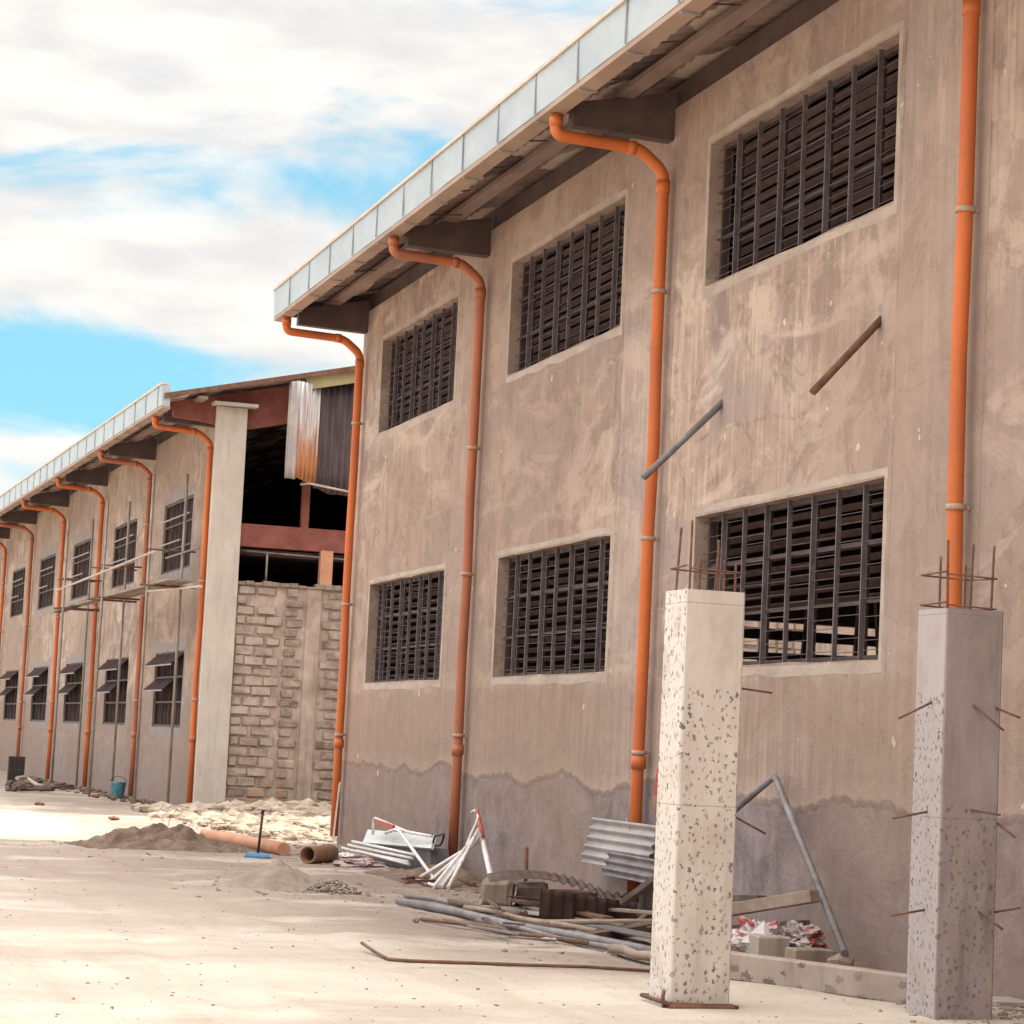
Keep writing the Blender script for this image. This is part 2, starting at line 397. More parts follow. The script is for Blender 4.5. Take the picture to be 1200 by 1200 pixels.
def groundmat():
    s = NT('packed_pale_dirt')
    xyz = s.sep()
    streak = s.noise(s.map((.55,1,1), rot=(0,0,-.28)), .55, 6, .6, .5)
    big = s.noise(s.map((1,1,1), loc=(3,0,0)), .16, 3, .5)
    mid = s.noise(s.map(), 2.4, 6, .68); fine = s.noise(s.map(), 26, 5, .7)
    track = s.noise(s.map((.25,2.6,1), rot=(0,0,.25)), .9, 5, .6, .3)
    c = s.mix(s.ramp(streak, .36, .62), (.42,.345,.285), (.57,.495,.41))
    # sky light painted into the dirt: darker by buildings and pile, brighter in front
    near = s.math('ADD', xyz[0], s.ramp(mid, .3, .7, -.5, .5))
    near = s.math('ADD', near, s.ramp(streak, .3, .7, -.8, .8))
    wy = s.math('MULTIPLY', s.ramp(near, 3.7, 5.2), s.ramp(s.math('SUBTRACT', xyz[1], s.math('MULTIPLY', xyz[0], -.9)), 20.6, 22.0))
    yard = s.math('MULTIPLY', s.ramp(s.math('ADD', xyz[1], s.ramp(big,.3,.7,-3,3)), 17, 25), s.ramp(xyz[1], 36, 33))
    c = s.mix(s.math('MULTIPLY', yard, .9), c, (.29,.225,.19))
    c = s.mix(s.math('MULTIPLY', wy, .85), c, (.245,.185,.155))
    tr2 = s.noise(s.map((1.1,.16,1), rot=(0,0,-.12)), 1.7, 4, .55, .6)
    c = s.mix(s.ramp(tr2, .50, .60, 0, .38), c, (.37,.295,.235))
    pale = s.noise(s.map((.5,1,1), loc=(5,5,0)), .8, 6, .65)
    c = s.mix(s.ramp(pale, .52, .64, 0, .5), c, (.62,.55,.465))
    c = s.mix(s.ramp(track, .55, .70, 0, .35), c, (.39,.32,.27))
    c = s.mix(s.ramp(mid, .56, .75, 0, .45), c, (.42,.34,.27))
    peb = s.vor(s.map(), 16, 'Distance'); pm = s.math('MULTIPLY', s.math('LESS_THAN', peb, .13), s.ramp(mid, .5, .6))
    c = s.mix(s.math('MULTIPLY', pm, .5), c, (.28,.22,.18))
    h = s.math('ADD', s.math('MULTIPLY', fine, .35), s.math('ADD', mid, s.math('MULTIPLY', pm, .5)))
    h = s.math('ADD', h, s.math('ADD', tr2, track))
    return s.out(c, .95, h, .8, .045, 0, .15)
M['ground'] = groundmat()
M['soil'] = simple('dug_soil', (.13,.085,.062), (.25,.175,.13), 5, .95, bs=1.0, bd=.05)
M['sand'] = simple('grey_sand', (.20,.15,.122), (.30,.235,.19), 4, .95, bs=.5, bd=.02)
M['gravel'] = simple('gravel_stone', (.17,.13,.105), (.36,.30,.25), 7, .9)
M['rubble'] = simple('pale_rubble', (.19,.135,.095), (.50,.41,.32), 2.2, .92, bs=.5, bd=.02)

# ------------------------------------------------------------------ ground
def axis(pts):
    out = []
    for (a, b, st) in pts:
        n = max(1, round((b-a)/st)); out += [a+(b-a)*i/n for i in range(n)]
    out.append(pts[-1][1]); return out
gx = axis([(-900,-60,120),(-60,-10,10),(-10,-2,1),(-2,9,.11),(9,40,4),(40,900,120)])
gy = axis([(-300,-20,70),(-20,6,4),(6,30,.14),(30,50,.3),(50,120,2),(120,1500,150)])
def gz(x, y):
    f = min(1, max(0, (x+6)/5))*min(1, max(0, (9-x)/1.0)) if x < 9 else 0
    g = min(1, max(0,(y-5)/4))*min(1,max(0,(70-y)/10))
    n = mnoise.fractal(Vector((x*.5, y*.5, 1)), 1.0, 2.0, 4)
    rut = 0
    for cx in (2.35, 3.75):
        d = (x-cx-.35*math.sin(y*.11)-.02*(y-14))/.16
        rut -= .020*math.exp(-d*d) - .010*math.exp(-((abs(d)-1.7)**2)*2)
    n2 = mnoise.fractal(Vector((x*1.7,y*1.7,4)), 1.0, 2.0, 3)
    return (n*.028 + rut*(.6+.6*mnoise.noise(Vector((x,y*.4,2)))) + n2*.008)*f*g
mb = MB()
mb.add([(x,y,gz(x,y)) for y in gy for x in gx], [(j*len(gx)+i, j*len(gx)+i+1, (j+1)*len(gx)+i+1, (j+1)*len(gx)+i) for j in range(len(gy)-1) for i in range(len(gx)-1)], True)
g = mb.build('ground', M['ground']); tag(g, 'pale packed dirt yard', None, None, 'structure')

# ------------------------------------------------------------------ building pieces (local frame: x=0 wall face, -x outwards, y along)
def holed_wall(y0, y1, z0, z1, th, holes):
    ys = sorted({y0,y1,*[h[0] for h in holes],*[h[1] for h in holes]}); zs = sorted({z0,z1,*[h[2] for h in holes],*[h[3] for h in holes]})
    # subdivide long spans
    def sub(a, st):
        o = []
        for p,q in zip(a,a[1:]):
            n = max(1,int((q-p)/st)); o += [p+(q-p)*i/n for i in range(n)]
        return o+[a[-1]]
    ys = sub(ys, .5); zs = sub(zs, .5)
    inh = lambda y,z: any(h[0]<y<h[1] and h[2]<z<h[3] for h in holes)
    mb = MB(); ids = {}
    def V(k,i,j):
        if (k,i,j) not in ids:
            ids[k,i,j] = len(mb.v)
            jy = jz = 0
            if 0<i<len(ys)-1 and 0<j<len(zs)-1:
                jy = mnoise.noise(Vector((ys[i]*3, zs[j]*3, 5)))*.012; jz = mnoise.noise(Vector((ys[i]*2.3, zs[j]*3, 9)))*.018
            mb.v.append((k*th, ys[i]+jy, zs[j]+jz))
        return ids[k,i,j]
    solid = lambda i,j: 0<=i<len(ys)-1 and 0<=j<len(zs)-1 and not inh((ys[i]+ys[i+1])/2,(zs[j]+zs[j+1])/2)
    for i in range(len(ys)-1):
        for j in range(len(zs)-1):
            if not solid(i,j): continue
            for k in (0,1):
                mb.f.append((V(k,i,j),V(k,i+1,j),V(k,i+1,j+1),V(k,i,j+1))); mb.sm.append(False)
            for di,dj,e in ((-1,0,((i,j),(i,j+1))),(1,0,((i+1,j),(i+1,j+1))),(0,-1,((i,j),(i+1,j))),(0,1,((i,j+1),(i+1,j+1)))):
                if not solid(i+di,j+dj):
                    (a,b),(c,d) = e; mb.f.append((V(0,a,b),V(0,c,d),V(1,c,d),V(1,a,b))); mb.sm.append(False)
    return mb
def corr(P0, along, down, n_ribs, L, amp, thick=.003, W=None, seg=4, wob=0.0, lip=None):
    """corrugated sheet: P0 corner, along = unit vector across ribs, down = unit vector along ribs"""
    P0 = Vector(P0); a = Vector(along).normalized(); d = Vector(down).normalized(); nn = a.cross(d).normalized()
    mb = MB(); N = n_ribs*seg; K = 6; rows = []
    for side in (0,1):
        for j in range(K+1):
            for i in range(N+1):
                u = W*i/N; v = L*j/K
                h = amp*math.sin(2*math.pi*i/seg+.4)+ wob*mnoise.noise(Vector((u*1.3+P0.y, v*1.1, 3+P0.x)))
                if lip: v = v + lip*mnoise.noise(Vector((u*2.5,j*.3,1)))*(j==K)
                mb.v.append(tuple(P0+a*u+d*v+nn*(h+side*thick)))
    S = (N+1)*(K+1)
    for j in range(K):
        for i in range(N):
            q = j*(N+1)+i
            mb.f.append((q,q+1,q+N+2,q+N+1)); mb.f.append((S+q,S+q+N+1,S+q+N+2,S+q+1)); mb.sm += [seg>4]*2
    for i in range(N):
        for j in (0,K):
            q = j*(N+1)+i; mb.f.append((q,q+1,S+q+1,S+q)); mb.sm.append(False)
    for j in range(K):
        for i in (0,N):
            q = j*(N+1)+i; mb.f.append((q,q+N+1,S+q+N+1,S+q)); mb.sm.append(False)
    return mb
def patch_mb(y0,y1,z0,z1,hole,seedv,th=.005,amp=.05):
    """irregular cement patch ring around a window opening"""
    rnd = random.Random(seedv); mb = MB(); N = 40
    hy0,hy1,hz0,hz1 = hole
    def per(t, a0,a1,b0,b1):
        t = (t%1)*4
        if t<1: return (a0+(a1-a0)*t,b0)
        if t<2: return (a1,b0+(b1-b0)*(t-1))
        if t<3: return (a1-(a1-a0)*(t-2),b1)
        return (a0,b1-(b1-b0)*(t-3))
    for i in range(N):
        t = i/N
        iy,iz = per(t,hy0,hy1,hz0,hz1); oy,oz = per(t,y0,y1,z0,z1)
        n1 = amp*mnoise.noise(Vector((oy*2.2,oz*2.2,seedv))); n2 = amp*mnoise.noise(Vector((oy*2.2,oz*2.2,seedv+5)))
        mb.v += [(-th,iy,iz),(-.0015,oy+n1*1.5,oz+n2*1.5)]
    for i in range(N):
        j=(i+1)%N; mb.f.append((2*i,2*i+1,2*j+1,2*j)); mb.sm.append(False)
    return mb

SL = .236; ZR = 7.66
def make_building(root, y0, y1, pipes, front, seams, width, seedv, wmat):
    """roof, gutter, brackets, purlins common to both sheds"""
    rnd = random.Random(seedv)
    front.build('wall', wmat, root)
    half = width/2
    # roof: corrugated sheet on each slope
    slope = math.atan(SL)
    L = (half+1.28)/math.cos(slope)
    n = int((y1-y0)/.25)
    dn = Vector((math.cos(slope),0,math.sin(slope)))
    r = corr((-1.26, y0, ZR), (0,1,0), dn, n, L, .022, .006, y1-y0, 4)
    r.build('roof', M['soffit'], root)
    dn2 = Vector((-math.cos(slope),0,math.sin(slope)))
    r = corr((width+1.26, y0, ZR+.01), (0,1,0), dn2, n//3, L, .022, .006, y1-y0, 4)
    r.build('roof', M['soffit'], root)
    # gutter: fascia box
    prof = [(-1.30,7.50),(-1.15,7.485),(-1.15,7.64),(-1.18,7.64),(-1.18,7.52),(-1.27,7.53),(-1.27,7.88),(-1.31,7.88)]
    g = MB(); st = [y0]; y = y0+seams
    while y < y1-.05: st += [y-.02, y+.02, y+.64]; y += 1.285
    st = [q for q in st if q < y1-.02]+[y1]
    for k,yy in enumerate(st):
        a = rnd.uniform(-.006,.006); b = rnd.uniform(-.006,.004)
        for q,(px_,pz_) in enumerate(prof): g.v.append((px_+(a if pz_>7.7 else b if q in (0,5) else 0), yy, pz_+(rnd.uniform(-.003,.003) if q==0 else 0)))
    n8 = len(prof)
    for k in range(len(st)-1):
        for q in range(n8): g.f.append((k*n8+q,k*n8+(q+1)%n8,(k+1)*n8+(q+1)%n8,(k+1)*n8+q)); g.sm.append(False)
    g.f.append(tuple(range(n8))); g.f.append(tuple(range((len(st)-1)*n8,len(st)*n8))); g.sm += [False,False]
    g = g.build('gutter', M['fascia'], root)
    b = MB(); b.prism([(-1.296,7.445),(-1.135,7.43),(-1.135,7.48),(-1.296,7.496)], 'y', y0, y1); b.build('gutter_base', M['gutter_base'], g)
    l = MB(); l.prism([(-1.335,7.884),(-1.22,7.884),(-1.22,7.93),(-1.335,7.92)], 'y', y0-.01, y1+.01); l.build('gutter_edge', M['lip'], g)
    sm = MB(); y = y0+seams
    while y < y1:
        yy = y+rnd.uniform(-.03,.03)
        sm.box((-1.322,yy-.012,7.50),(-1.31,yy+.012,7.882)); sm.box((-1.30,yy-.008,7.415),(-1.12,yy+.008,7.428)); y += 1.285
    build_each(sm, 'seam', M['fascia_seam'], g)
    e = MB(); e.box((-1.27,y1-.012,7.53),(-1.16,y1-.002,7.9)); e.box((-1.27,y0+.002,7.53),(-1.16,y0+.012,7.9)); build_each(e, 'gutter_end', M['fascia'], g)
    # purlins running along the eave, and thin hanger rods
    for x in (-.60,):
        p = MB(); z = ZR+SL*(x+1.26)-.03
        w = .17
        p.box((x, y0+.03, z-.10), (x+w, y1-.03, z-.035 if x < -.9 else z-.045)); p.build('purlin', M['purlin'], root)
    w = MB(); w.box((.06, y0+(1.0 if seedv==9 else .06), 7.645), (.17, y1-.10, 7.90)); w.build('eave_beam', M['steel_dark'], root)
    rd = MB(); y = y0+.9
    while y < y1:
        rd.bar((-1.12,y,7.60),(-.62+rnd.uniform(-.2,.1),y+rnd.uniform(-.06,.06),7.66),.014,.014); y += 1.285
    build_each(rd, 'hanger_rod', M['steel_dark'], root)
    for y in ((y1-.10,) if seedv==3 else ()):
        k = MB(); k.prism([(-1.04,7.50),(.2,7.66),(.2,ZR+SL*1.46-.0),(-1.04,ZR+SL*.22-.0)], 'y', y-.02, y); k.build('soffit_end', M['steel_dark'], root)
    for y in pipes:
        k = MB(); k.prism([(-1.02,7.58),(-1.02,7.36),(-.06,7.33),(-.005,7.33),(-.005,7.80),(-.06,7.79)], 'y', y+.03, y+.19)
        k.build('bracket', M['steel_dark'], root)
def downpipe(root, y, bottom, mat, clamps, r=.060, lowkink=False):
    top = (-1.2, y, 7.43)
    zb = bottom
    pts = bend([top,(-1.2,y,7.235),(-.36,y,7.20),(-.105,y,7.0),(-.105,y-.0,5.4),(-.105,y,5.3)], .10, 6)
    rp = random.Random(int(y*10)); pts += [(-.105+rp.uniform(-.012,.012),y+rp.uniform(-.015,.015),zz) for zz in (4.4,3.5,2.5,1.4)]+[(-.105,y,zb)]
    p = MB(); p.tube(pts, r, 14)
    o = p.build('downpipe', mat, root)
    pts_ = [Vector(q) for q in pts]
    c = MB()
    for z in clamps:
        c.tube([(-.105,y,z-.02),(-.105,y,z+.02)], r+.014, 14); c.box((-.1,y-.02,z-.012),(-.004,y+.02,z+.012))
    build_each(c, 'clamp', M['clamp'], o)
    q = MB()   # couplings where elbows join
    q.tube([(-1.2,y,7.41),(-1.2,y,7.32)], r+.007, 14)
    q.tube([(-.105,y,6.92),(-.105,y,6.80)], r+.007, 14)
    q.tube([(-.105,y,zb+1.25),(-.105,y,zb+1.37)], r+.013, 14)
    q.tube([(-.40,y,7.202),(-.48,y,7.205)], r+.007, 14)
    build_each(q, 'coupling', mat, o)
    return o
def make_window(root, y0, y1, z0, z1, seedv, name='window'):
    """deep-set steel frame with upright bars and thin cross rods"""
    rnd = random.Random(seedv)
    f = MB(); X0, X1 = .128, .178
    t = .045
    f.box((X0,y0,z0),(X1,y0+t,z1)); f.box((X0,y1-t,z0),(X1,y1,z1)); f.box((X0,y0+t,z0),(X1,y1-t,z0+t)); f.box((X0,y0+t,z1-t),(X1,y1-t,z1))
    n = 8; W = (y1-y0)/n
    for i in range(1,n,2):
        yy = y0+W*i+.08; f.box((X0+.012,yy-.016,z0+t),(X1-.012,yy+.016,z1-t))
    for zf in (.34,.68):
        zz = z0+(z1-z0)*zf; f.box((X0+.016,y0+t,zz-.012),(X1-.016,y1-t,zz+.012))
    w = f.build(name, M['frame'], root)
    g = MB()
    for i in range(1,n):
        yy = y0+W*i; g.box((.062,yy-.008,z0+.004),(.102,yy+.008,z1-.004))
    build_each(g, 'upright_bar', M['bars'], w)
    h = MB()
    for i in range(n):
        a = y0+W*i+.008; b = y0+W*(i+1)-.008; z = z0+.05+rnd.uniform(0,.04)
        while z < z1-.03:
            h.box((.082,a if i else y0,z-.003),(.087,b if i<n-1 else y1,z+.003)); z += rnd.choice((.075,.11,.14,.18))
    for zf in (.33,.66):
        zz = z0+(z1-z0)*zf; h.box((.104,y0,zz-.006),(.112,y1,zz+.008))
    h.build('cross_rods', M['rod'], w)
    s = MB(); z = z0+.09
    while z < z1-.06:
        if not (seedv == 6 and z < z0+.42): s.bar((.245,y0+.03,z),(.245,y1-.03,z),.07,.006,(.75,0,1))
        z += .105
    s.build('louvres', M['louvre'], w)
    return w

# ---- near building
WX = 7.9
A = empty('concrete_building', (WX,0,0), 'long two-storey building of bare cement render with orange downpipes, filling the right side', 'building')
bay = 6.28
wy = [(29.40-bay*i, 33.32-bay*i) for i in range(3)]
holes = []
for a,b in wy: holes += [(a,b,5.75,7.07),(a,b,2.28,3.64)]
front = holed_wall(-3.0, 34.55, -.3, 7.64, .22, holes)
pipesA = [34.28, 28.0, 21.72, 15.44, 9.16]
make_building(A, -3.0, 34.75, pipesA, front, .62, 17.0, 3, M['wall'])
# other walls: far end wall with a doorway, rear, near end
e = MB()
def gable(mb, x0, x1, yb, yt, zb, zt_l, zt_r): mb.prism([(x0,zb),(x1,zb),(x1,zt_r),(x0,zt_l)], 'y', yb, yt)
rt = lambda x: ZR+SL*(x+1.26)-.005 if x <= 8.5 else ZR+SL*(18.26-x)-.005
gable(e, .225, 5.3, 34.3, 34.5, -.3, rt(.225), rt(5.3))
gable(e, 5.303, 8.5, 34.3, 34.5, 3.55, rt(5.303), rt(8.5))
gable(e, 8.503, 16.9, 34.3, 34.5, -.3, rt(8.503), rt(16.9))
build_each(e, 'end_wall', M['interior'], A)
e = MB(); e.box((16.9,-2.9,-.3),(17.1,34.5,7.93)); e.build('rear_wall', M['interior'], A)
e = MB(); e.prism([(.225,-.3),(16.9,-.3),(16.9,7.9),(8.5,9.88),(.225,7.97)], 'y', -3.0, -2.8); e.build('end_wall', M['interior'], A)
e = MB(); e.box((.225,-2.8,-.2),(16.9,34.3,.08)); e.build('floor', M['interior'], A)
t = MB()
for y in pipesA: t.bar((.3,y+.1,7.75),(8.5,y+.1,9.55),.12,.3); t.bar((8.5,y+.1,9.55),(16.8,y+.1,7.75),.12,.3)
for x in (2,4,6,8): t.box((x,-2.7,7.78+SL*x),(x+.07,34.2,7.9+SL*x))
build_each(t, 'rafter', M['steel_dark'], A)
k = 0
for (a,b) in wy:
    for (z0,z1) in ((5.75,7.07),(2.28,3.64)):
        k += 1
        w = make_window(A, a, b, z0, z1, k if not (a<20 and z0<3) else 6)
for (a,b) in wy:
    for (z0,z1) in ((5.75,7.07),(2.28,3.64)):
        hh = (a-.012,b+.012,z0-.018,z1+.018)
        patch_mb(a-.07,b+.07,z0-.10,z1+.08,hh,int(a*3+z0),.003,.03).build('window_surround', M['reveal_coat'], A)
tr = random.Random(5); t = []
for i in range(5): t.append(MB().bar((5.2,33.6+tr.uniform(0,.4),2.0+.33*i),(9.1,33.7+tr.uniform(0,.4),2.05+.33*i+tr.uniform(-.12,.12)),.06,tr.uniform(.05,.16)))
for x in (5.7,6.35,7.3,8.1,8.7): t.append(MB().bar((x,33.45,.08),(x+tr.uniform(-.3,.5),33.5,3.9),.09,tr.uniform(.05,.14),up=(1,0,0)))
for q_ in t: q_.build('prop', M['timber_dark'], A)
cl = [6.62, 5.2, 3.45, 1.45]
for i,y in enumerate(pipesA):
    downpipe(A, y, .12 if i != 2 else .10, M['orange_old'] if i in (1,) else M['orange'], [[6.0,3.4,1.55],[5.0,3.5,1.6],[5.85,3.5,1.5],[5.4,3.3,1.4],[5.4,3.3]][i], .058)
def chunk_(mb, c, r):
    rq = random.Random(int(c[1]*50)); vs = [(-.006,c[1],c[2])]; n = 14
    for k in range(n): a = 6.283*k/n; q = r*rq.uniform(.7,1.7); vs.append((-.001,c[1]+math.cos(a)*q,c[2]+math.sin(a)*q*1.2))
    mb.add(vs,[(0,1+k,1+(k+1)%n) for k in range(n)])
# two lengths of pipe left standing out of the render
for (a, b) in (((1032,372),(952,460)), ((846,470),(754,560))):
    P = onX(*a, WX); Q = onY(*b, P.y)
    q = MB(); P2 = P+(P-Q).normalized()*-.0
    q.tube([P2-Vector((WX-.02,0,0)), Q-Vector((WX,0,0))], .030, 12)
    o = q.build('projecting_pipe', M['grey_pipe'] if b[0]<800 else M['rust'], A)
    tag(o, 'dark rusted pipe stub sticking out below the upper right window' if b[0]>800 else 'grey pipe stub sticking out across the orange downpipe')
    c = MB(); chunk_(c,(0,P.y,P.z),.055); c.build('collar', M['patch'], o)
# render patches round windows (a separate coat, a few mm proud)
# ---- far building, turned 1.4 degrees
YB = 46.0
Bd = empty('far_concrete_building', (WX,YB,0), 'long cement building further back with open brick end wall and a row of small windows', 'building', None, .0252)
bb = 6.64; nB = 10
bw = [(2.62+bb*i, 5.80+bb*i) for i in range(nB)]
holes = []
for a,b in bw: holes += [(a,b,4.74,6.20),(a,b,1.56,3.08)]
front = holed_wall(.02, 68.0, -.3, 7.64, .2, holes)
pipesB = [.66+bb*i for i in range(nB)]
make_building(Bd, -.55, 68.0, pipesB, front, .4, 17.0, 9, M['wallB'])
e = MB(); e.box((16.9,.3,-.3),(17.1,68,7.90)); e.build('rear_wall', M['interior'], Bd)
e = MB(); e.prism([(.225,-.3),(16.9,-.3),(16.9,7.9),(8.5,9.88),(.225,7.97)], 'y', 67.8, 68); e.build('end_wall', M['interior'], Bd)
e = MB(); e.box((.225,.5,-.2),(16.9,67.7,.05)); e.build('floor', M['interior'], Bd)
for i,y in enumerate(pipesB):
    downpipe(Bd, y, .05, M['orange'] if i%3 != 1 else M['orange_old'], [4.35,2.1,5.9][:2+(i%2)], .055)
def winB(y0,y1,z0,z1,upper,root):
    f = MB(); t=.05; X0,X1=.03,.075
    f.box((X0,y0,z0),(X1,y0+t,z1)); f.box((X0,y1-t,z0),(X1,y1,z1)); f.box((X0,y0+t,z0),(X1,y1-t,z0+t)); f.box((X0,y0+t,z1-t),(X1,y1-t,z1))
    for i in range(1,4):
        yy=y0+(y1-y0)*i/4; f.box((X0+.006,yy-.016,z0+t),(X1-.006,yy+.016,z1-t))
    for k in (1,2):
        zz=z0+(z1-z0)*k/3; f.box((X0+.003,y0+t,zz-.02),(X1+.003,y1-t,zz+.02))
    w = f.build('window', M['frame'], root)
    # awning sashes propped open
    rows = (1,2)
    for k in rows:
        zz=z0+(z1-z0)*(k/3)+.02+(z1-z0)/3-.05
        s = MB(); ang = R(48) if not upper else R(14)
        h=(z1-z0)/3-.06
        a = y0+.9 if k==1 else y0+.06
        dx = math.sin(ang)*h*.8; dz=math.cos(ang)*h*.8
        for (p,q) in ((a, (a+y1-.06)/2-.03),((a+y1-.06)/2+.03, y1-.06)):
            if not upper: s.prism([(.015,zz),(.03,zz),(.03-dx,zz-dz),(.015-dx,zz-dz)],'y',p,q)
        if not upper: build_each(s, 'sash', M['sash'], w)
        e = MB(); e.box((.008-dx,a-.02,zz-dz-.03),(.034-dx,y1-.04,zz-dz-.002)); e.build('sash_edge', M['frameB'], w)
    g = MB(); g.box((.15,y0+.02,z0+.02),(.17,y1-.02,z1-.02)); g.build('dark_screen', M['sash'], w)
    return w
ww = [winB(*bw[0],4.74,6.20,True,Bd), winB(*bw[0],1.56,3.08,False,Bd)]
for i in range(1,nB):
    for w in ww: copy_tree(w, Bd, bb*i)
for i in range(0,6):
    for (z0,z1,ex) in ((4.74,6.20,.26),(1.56,3.08,.2)):
        if (i+int(z0))%3==2: continue
        h=(bw[i][0]-.005,bw[i][1]+.005,z0-.005,z1+.005)
        patch_mb(h[0]-ex,h[1]+ex,h[2]-ex*.9,h[3]+ex*1.1,h,i*3+int(z0),.006,.12).build('cement_patch', M['patch'], Bd)
# end pilaster with cap, rake of the roof, red rafter
o = MB(); o.cbox((-.17,-.13,-.2),(.42,.0,7.63),.01); o.build('pilaster', M['conc_post'], Bd)
o = MB(); o.box((-.26,-.30,7.64),(.58,.12,7.70)); o.build('pilaster_cap', M['conc_post'], Bd)
o = MB(); o.prism([(-1.0,7.62),(-.95,7.38),(-.4,7.34),(.35,7.22),(8.5,9.14),(8.5,9.78),(-1.0,7.66)],'y',.03,.20)
o.build('rafter', M['red_steel'], Bd)
o = MB(); o.prism([(-1.26,7.625),(8.5,9.925),(8.5,10.02),(-1.26,7.72)],'y',-.60,-.555); o.build('roof_edge', M['rust'], Bd)
o = MB(); o.prism([(1.42,8.03),(8.5,9.70),(8.5,9.97),(1.42,8.30)],'y',-.50,-.46); o.build('gable_board', M['olive'], Bd)
o = MB(); o.box((.43,.03,5.03),(16.8,.28,5.46)); o.build('floor_beam', M['red_steel'], Bd)
o = MB(); o.box((1.62,.06,5.46),(1.76,.20,7.9)); o.box((6,.06,5.46),(6.15,.20,8.9)); build_each(o, 'post', M['red_steel'], Bd)
o = MB(); o.cbox((2.02,-.02,4.37),(2.26,.16,5.05),.008); o.build('wall_stub', M['clay'], Bd)
o = MB(); o.tube([(.5,.1,4.95),(4.5,.1,4.88)],.018,8); o.tube([(1.0,.1,4.38),(1.0,.1,4.94)],.022,8); build_each(o, 'rail', M['grey_pipe'], Bd)
o = MB(); o.tube([(1.45,-.40,6.24),(1.6,-.42,6.27),(2.6,-.45,6.14)],.022,8); o.build('loose_tube', M['timber_pale'], Bd)
# dark inner screen of the open end (upper floor slab)
o = MB(); o.box((.23,.5,4.9),(16.8,67.6,5.02)); o.build('upper_floor', M['interior'], Bd)
# hanging sheets
s1 = corr((1.10,-.52,8.16),(.58,-.81,0),(0,0,-1),2,1.85,.022,.003,.26,8,.02,.1); s1.build('hanging_sheet', M['galv'], Bd)
base = Vector((1.27,-.70,6.36))
s2 = corr((0,0,1.80),(.80,.60,0),(0,0,-1),5,1.84,.028,.003,.62,8,.03,.12)
o = s2.build('hanging_sheet', M['sheet_lit'], Bd); o.location = base; tag(o,'white corrugated sheet rusting orange towards its foot')
s3 = corr((1.72,-.30,8.22),(1,.0,0.0),(0,0,-1),16,2.05,.022,.003,1.9,6,.03,.25); o = s3.build('hanging_sheet', M['dark_sheet'], Bd); tag(o,'dark rusty corrugated sheet')
# brick infill of the end wall
rb = random.Random(4)
bk = MB(); bk.box((.42,.02,-.3),(16.8,.2,4.30)); bk.build('infill_wall', M['mortar'], Bd)
def brickmat():
    s = NT('mixed_blockwork'); n = s.noise(s.map(), 3.5, 5, .65); f = s.noise(s.map(), 30, 4, .7)
    big = s.noise(s.map((1,1,1),loc=(2,0,1)), .9, 4, .6)
    at = s.n.new('ShaderNodeAttribute'); at.attribute_name = 'tone'
    c = s.mix(at.outputs['Fac'], (.37,.285,.235), (.15,.10,.08))
    c = s.mix(s.ramp(n,.40,.62,0,.75), c, (.42,.335,.28))
    c = s.mix(s.ramp(big,.52,.66,0,.75), c, (.47,.385,.32))
    zz = s.sep()[2]; st = s.noise(s.map((1.2,1,1), loc=(0,0,5)), 1.6, 4, .6)
    c = s.mix(s.math('MULTIPLY', s.ramp(zz, 1.3, .5), s.ramp(st, .45, .6, 0, .5)), c, (.42,.20,.08))  # orange bounce glow and stain near the foot, painted into the bricks
    dk = s.noise(s.map((1,1,1), loc=(9,0,5)), 2.3, 6, .7)
    c = s.mix(s.ramp(dk, .52, .62, 0, .55), c, (.20,.145,.12))
    return s.out(c,.93,s.math('ADD',n,s.math('MULTIPLY',f,.4)),.8,.03)
M['brick'] = brickmat()
bm_ = MB(); tones = []
z = -.05; row = 0
def addb(x0,x1,z0,z1,tone,out):
    j = lambda a: rb.uniform(-a,a)
    n0 = len(bm_.f)
    bm_.cbox((x0+j(.02),-.0-out,z0+j(.014)),(x1+j(.02),.015,z1+j(.014)),.014,.008)
    k_=len(bm_.f)-n0; tones.extend([tone]*6+[1.0]*(k_-6))
while z < 4.2:
    h=.19
    if row%2: addb(.45,.63,z,z+h-.03,rb.uniform(0,.5),.01)
    x = .46+(.2 if row%2 else 0)
    while x < 1.30:
        w = .38; x1 = min(x+w,1.30+(.05 if row%2 else 0))
        if x1-x>.08 and rb.random() < .97-(.2 if z>3.6 else 0): addb(x,x1-rb.uniform(.02,.045),z,z+h-rb.uniform(.02,.045),rb.uniform(0,.5) if z>.6 else rb.uniform(.3,.8),rb.choice((-.005,.004,.012,.025)))
        x += w
    # toothed brown bricks either side of the plain post
    w = .34 if row%2 else .22
    addb(1.40,1.40+w,z,z+h-.05,rb.uniform(.6,1),rb.uniform(.0,.02))
    addb(2.13 if row%2 else 2.24,2.52,z,z+h-.05,rb.uniform(.5,1),rb.uniform(.0,.02))
    x = 2.6
    while x < 12: addb(x,x+.36,z,z+h-.03,rb.uniform(0,.6),rb.uniform(.0,.03)); x += .39
    z += h; row += 1
ob = bm_.build('blockwork', M['brick'], Bd)
at = ob.data.attributes.new('tone','FLOAT','FACE'); at.data.foreach_set('value', tones)
o = MB(); o.cbox((1.80,-.006,-.2),(2.08,.016,4.33),.006,.002); o.build('infill_post', M['mortar'], Bd)
o = MB()
for i in range(22):
    x=.42+i*.17; o.cbox((x,-.03,4.30),(x+.17,.21,4.36+rb.uniform(-.03,.05)),.01,.006)
o.build('wall_top', M['block'], Bd)

